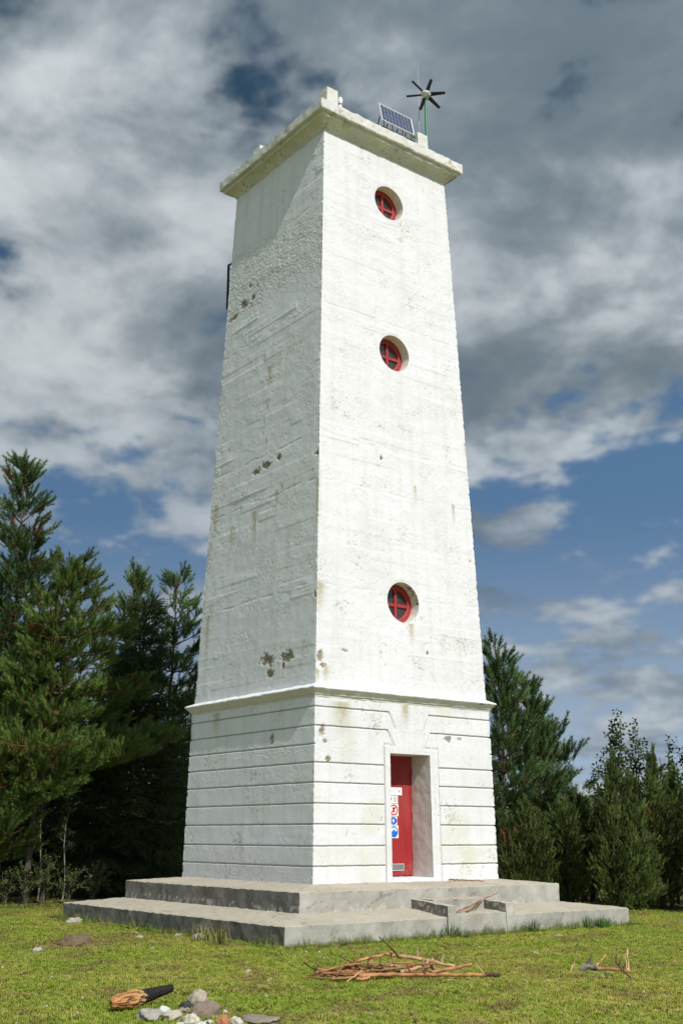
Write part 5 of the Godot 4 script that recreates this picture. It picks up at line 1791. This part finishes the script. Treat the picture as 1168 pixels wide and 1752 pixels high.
	stick(o, [v.call(0.31, 0.03, 0.05), v.call(0.33, 0.13, 0.03), v.call(0.31, 0.21, 0.02), v.call(0.335, 0.28, 0.0)], 0.016, 0.010, pale * 1.2, "bleached forked stick standing upright at the right of the small heap", gp, 233)
	stick(o, [v.call(0.30, 0.03, 0.06), v.call(0.29, 0.12, 0.05), v.call(0.275, 0.20, 0.05)], 0.011, 0.008, pale * 1.2, "thin bleached prong beside the forked upright stick", gp, 234)
	stick(o, [v.call(-0.36, 0.03, 0.55), v.call(-0.22, 0.03, 0.75), v.call(0.0, 0.03, 0.95)], 0.018, 0.012, dark * 1.6, "dark branch lying in front of the small heap", gp, 235, 1)
	stick(o, [v.call(0.075, 0.26, 0.5), v.call(0.05, 0.20, 0.55), v.call(0.07, 0.12, 0.7), v.call(0.14, 0.04, 0.9), v.call(0.09, 0.03, 1.05), v.call(0.02, 0.03, 1.08)], 0.010, 0.014, dark * 1.3, "curved dark stick arching up in front of the small heap", gp, 236, 2)
	stick(o, [v.call(-0.35, 0.03, 0.1), v.call(-0.2, 0.02, 0.12), v.call(0.1, 0.02, 0.15)], 0.012, 0.014, grey, "grey weathered stick at the foot of the small heap", gp, 237)
	stick(o, [v.call(-0.05, 0.08, -0.05), v.call(0.02, 0.13, -0.1), v.call(0.10, 0.20, -0.15)], 0.020, 0.010, Vector3(0.45, 0.25, 0.09), "orange branch stub rising at the back of the small heap", gp, 238, 1)
	stick(o, [v.call(0.14, 0.015, 0.5), v.call(0.27, 0.015, 0.52)], 0.008, 0.007, pale * 1.1, "short pale peg in the grass in front of the small heap", gp, 239)
	stick(o, [v.call(-0.25, 0.04, 0.0), v.call(-0.16, 0.08, 0.02), v.call(-0.06, 0.06, 0.02)], 0.045, 0.04, grey * 0.9, "knobbly grey root in the small heap", gp, 240, 2)
	stick(o, [v.call(0.27, 0.01, 0.85), v.call(0.27, 0.08, 0.84), v.call(0.29, 0.13, 0.84)], 0.004, 0.003, dark, "thin dark twig standing at the right of the small heap", gp, 241)
	# on the steps and beside the door
	gp = ""
	lean_stick([Vector3(-0.36, 0.365, 3.78), Vector3(0.15, 0.43, 3.58), Vector3(0.66, 0.52, 3.36), Vector3(1.28, 0.585, 3.10)], 0.014, 0.007, brown * 1.1, "long brown stick leaning across the concrete step", 251)
	lean_stick([Vector3(-0.10, 0.36, 3.74), Vector3(0.2, 0.39, 3.60), Vector3(0.62, 0.50, 3.40)], 0.013, 0.010, brown * 0.8, "shorter stick lying under the long one on the step", 252)
	lean_stick([Vector3(0.80, 0.82, 2.36), Vector3(0.98, 0.81, 2.38), Vector3(1.22, 0.80, 2.50), Vector3(1.45, 0.785, 2.62)], 0.016, 0.007, brown, "dark stick lying on the plinth beside the door frame", 253)


func lean_stick(pts: Array, r0: float, r1: float, tone: Vector3, label: String, sd: int) -> void:
	var rg := RandomNumberGenerator.new()
	rg.seed = sd
	var t := thing("stick", label, "stick", pts[0], "loose sticks on the plinth")
	var pp := []
	var rr := []
	var cc := []
	for i in pts.size() - 1:
		for k in 6:
			var f := (i * 6 + k) / float((pts.size() - 1) * 6)
			pp.append(pts[i].lerp(pts[i + 1], k / 6.0) - pts[0] + Vector3(rg.randf_range(-1, 1), rg.randf_range(-1, 1), rg.randf_range(-1, 1)) * 0.004)
			rr.append(lerpf(r0, r1, f))
			cc.append(vcol(tone * rg.randf_range(0.7, 1.3)))
	pp.append(pts[-1] - pts[0])
	rr.append(r1)
	cc.append(vcol(tone))
	var g := Grid.new()
	g.tube(pp, rr, 8, cc, 0.08, sd)
	put("stem", g.mesh(), mat.wood, t)


# ------------------------------------------------------------------ pebbles and scraps
func build_scattered() -> void:
	var spots := [
		[-6.95, 1.95, 0.10, "pale flat stone on the lawn in front of the earth mound"], [-4.55, 0.35, 0.06, "small white stone near the plinth's left side"], [-5.0, 1.35, 0.08, "beige chip lying right of the earth mound"],
		[-4.3, -2.6, 0.15, "grey rubble lump at the far left end of the plinth"], [-4.2, 1.2, 0.09, "white rubble lump against the plinth's left side"], [-4.15, 1.75, 0.12, "grey rubble lump against the plinth's left side"],
		[0.9, 4.9, 0.06, "white stone in the grass in front of the step"], [2.7, 4.15, 0.06, "white stone near the right end of the plinth"], [-1.8, 6.9, 0.05, "white stone behind the small driftwood heap"],
		[-6.0, 6.1, 0.05, "white chip in the grass behind the stick pile's left end"], [-7.0, 8.0, 0.04, "white chip right of the fire place"], [-5.6, 2.9, 0.045, "white chip on the lawn before the plinth's left corner"],
	]
	for k in spots.size():
		var q: Array = spots[k]
		stone("pebble", Vector3(q[0], 0, q[1]), Vector3(q[2], q[2] * 0.5, q[2] * 0.7), Vector3(0.36, 0.34, 0.30) if q[2] < 0.11 else Vector3(0.33, 0.30, 0.26), 30 + k, q[3], "loose stones on the lawn", 0.5)
	# small pale and dark flecks nobody could count
	var rg := RandomNumberGenerator.new()
	rg.seed = 301
	var g := Grid.new()
	for k in 260:
		var d := rg.randf_range(10.5, 25.0)
		var a := YAW + rg.randf_range(-0.38, 0.38)
		var p := Vector3(EYE.x + sin(a) * d, 0, EYE.z - cos(a) * d)
		if maxf(absf(p.x), absf(p.z)) < 4.05:
			continue
		var s := rg.randf_range(0.008, 0.024)
		p.y = ground_y(p.x, p.z) + 0.03
		var col := Color(0.38, 0.35, 0.29) if rg.randf() < 0.3 else Color(0.10, 0.065, 0.04)
		g.box(Transform3D(Basis.from_euler(Vector3(rg.randf(), rg.randf() * 6.0, rg.randf())), p), Vector3(s * 1.6, s, s * 1.2), col, s * 0.3)
	var o := put("lawn_litter", g.mesh(), mat.rock)
	o.set_meta("kind", "stuff")
	tag(o, "pale chips, cones and dry bits scattered over the lawn", "litter")


# ------------------------------------------------------------------ grass
func blade_mesh(count: int, sd: int, tall: float, wide: float) -> ArrayMesh:
	var rg := RandomNumberGenerator.new()
	rg.seed = sd
	var g := Grid.new()
	for k in count:
		var a := rg.randf() * TAU
		var d := Vector3(cos(a), 0, sin(a))
		var p := d * rg.randf() * 0.8
		var b := rg.randf() * TAU
		var bend := Vector3(cos(b), 0, sin(b)) * rg.randf_range(0.1, 0.7) * tall
		var s := Vector3(-sin(b), 0, cos(b)) * wide
		var h := tall * rg.randf_range(0.5, 1.1)
		var m := p + Vector3(0, h * 0.6, 0) + bend * 0.35
		var sh := rg.randf_range(0.75, 1.25)
		var c := Color(sh, sh, sh)
		g.tri(p - s, m - s * 0.8, p + s, c)
		g.tri(p + s, m - s * 0.8, m + s * 0.8, c)
		g.tri(m - s * 0.8, p + Vector3(0, h * 0.9, 0) + bend, m + s * 0.8, c)
	for k in g.n.size():
		var q := g.n[k] * signf(g.n[k].y + 0.001)
		g.n[k] = (q * 0.45 + Vector3.UP).normalized()
	return g.mesh()


func build_grass() -> void:
	var rg := RandomNumberGenerator.new()
	rg.seed = 401
	var sp := Spray.new()
	var tall := Spray.new()
	for k in 290000:
		var f := rg.randf()
		var d := lerpf(8.0, 36.0, f)
		var a := YAW + rg.randf_range(-0.50, 0.50)
		if rg.randf() > d / 30.0 + 0.25:
			continue
		var x := EYE.x + sin(a) * d
		var z := EYE.z - cos(a) * d
		if absf(x) < 3.97 and absf(z) < 3.92:
			continue
		var bare_ground := exp(-(Vector2(x + 6.16, z - 1.5).length_squared()) / 0.35) + exp(-(Vector2(x + 8.1, z - 8.5).length_squared()) / 0.10)
		if rg.randf() < bare_ground * 0.8:
			continue
		var woods := smoothstep(-8.5, -11.0, z - x * 0.1) if x < 4.5 else smoothstep(7.5, 9.5, x)
		if rg.randf() < woods * 0.9:
			continue
		var tone := ground_tone(x, z)
		var r := rg.randf()
		var col := tone * rg.randf_range(0.85, 1.45)
		if r < 0.10 + 0.25 * clampf(n_mid.get_noise_2d(x * 0.45 + 20, z * 0.45) + n_lo.get_noise_2d(x * 0.8, z * 0.8 + 9), 0, 1):
			col = Vector3(0.45, 0.38, 0.13) * rg.randf_range(0.7, 1.2)
		elif r > 0.72:
			col = Vector3(0.25, 0.325, 0.036) * rg.randf_range(0.75, 1.25)
		var edge := maxf(absf(x) - 3.96, absf(z) - 3.91)
		var size := rg.randf_range(0.65, 1.1) * (1.0 + 0.35 * n_mid.get_noise_2d(x * 0.5, z * 0.5))
		if edge < 0.25:
			size *= 1.5
			if rg.randf() < 0.5:
				col = Vector3(0.14, 0.23, 0.028) * rg.randf_range(0.7, 1.3)
		sp.add(Vector3(x, ground_y(x, z), z), Vector3(rg.randf_range(-0.12, 0.12), 1, rg.randf_range(-0.12, 0.12)), rg.randf() * TAU, 0.040 * size, 1.5, col)
	for k in 900:
		# long straw along the foot of the plinth
		var u := rg.randf_range(-1.0, 1.0)
		var p := Vector3(-4.0 - absf(rg.randfn(0, 0.22)), 0, u * 4.0) if rg.randf() < 0.5 else Vector3(u * 4.0, 0, 3.95 + absf(rg.randfn(0, 0.14)))
		if n_mid.get_noise_2d(p.x * 0.8, p.z * 0.8) < -0.05:
			continue
		var strawy := rg.randf() < 0.45
		p.y = ground_y(p.x, p.z)
		tall.add(p, Vector3(rg.randf_range(-0.2, 0.2), 1, rg.randf_range(-0.2, 0.2)), rg.randf() * TAU, rg.randf_range(0.06, 0.13), 0.5, Vector3(0.27, 0.23, 0.10) if strawy else Vector3(0.085, 0.16, 0.025))
	for q in [[-0.75, 4.05, 0.16], [-0.6, 4.1, 0.13], [0.95, 4.05, 0.12], [1.15, 4.08, 0.16], [2.6, 4.1, 0.17], [2.9, 4.15, 0.16], [2.75, 4.22, 0.14], [3.1, 4.1, 0.12], [-4.3, 2.6, 0.2], [-4.4, 2.3, 0.22], [-4.5, 2.9, 0.2]]:
		for k in 10:
			var p := Vector3(q[0] + rg.randf_range(-0.15, 0.15), 0, q[1] + rg.randf_range(-0.06, 0.06))
			tall.add(p, Vector3(rg.randf_range(-0.3, 0.3), 1, rg.randf_range(-0.3, 0.3)), rg.randf() * TAU, q[2] * rg.randf_range(0.6, 1.0), 0.7, Vector3(0.06, 0.14, 0.022) if q[0] > -2 else Vector3(0.22, 0.21, 0.07))
	var mi := MultiMeshInstance3D.new()
	mi.name = "lawn_grass"
	mi.multimesh = sp.multi(blade_mesh(9, 51, 1.0, 0.055))
	mi.material_override = mat.blades
	mi.set_meta("kind", "stuff")
	tag(mi, "short sunlit yellow green lawn grass with dry patches", "grass")
	add_child(mi, true)
	mi = MultiMeshInstance3D.new()
	mi.name = "long_grass"
	mi.multimesh = tall.multi(blade_mesh(7, 52, 1.8, 0.04))
	mi.material_override = mat.blades
	mi.set_meta("kind", "stuff")
	tag(mi, "longer grass and straw growing along the foot of the concrete plinth", "grass")
	add_child(mi, true)
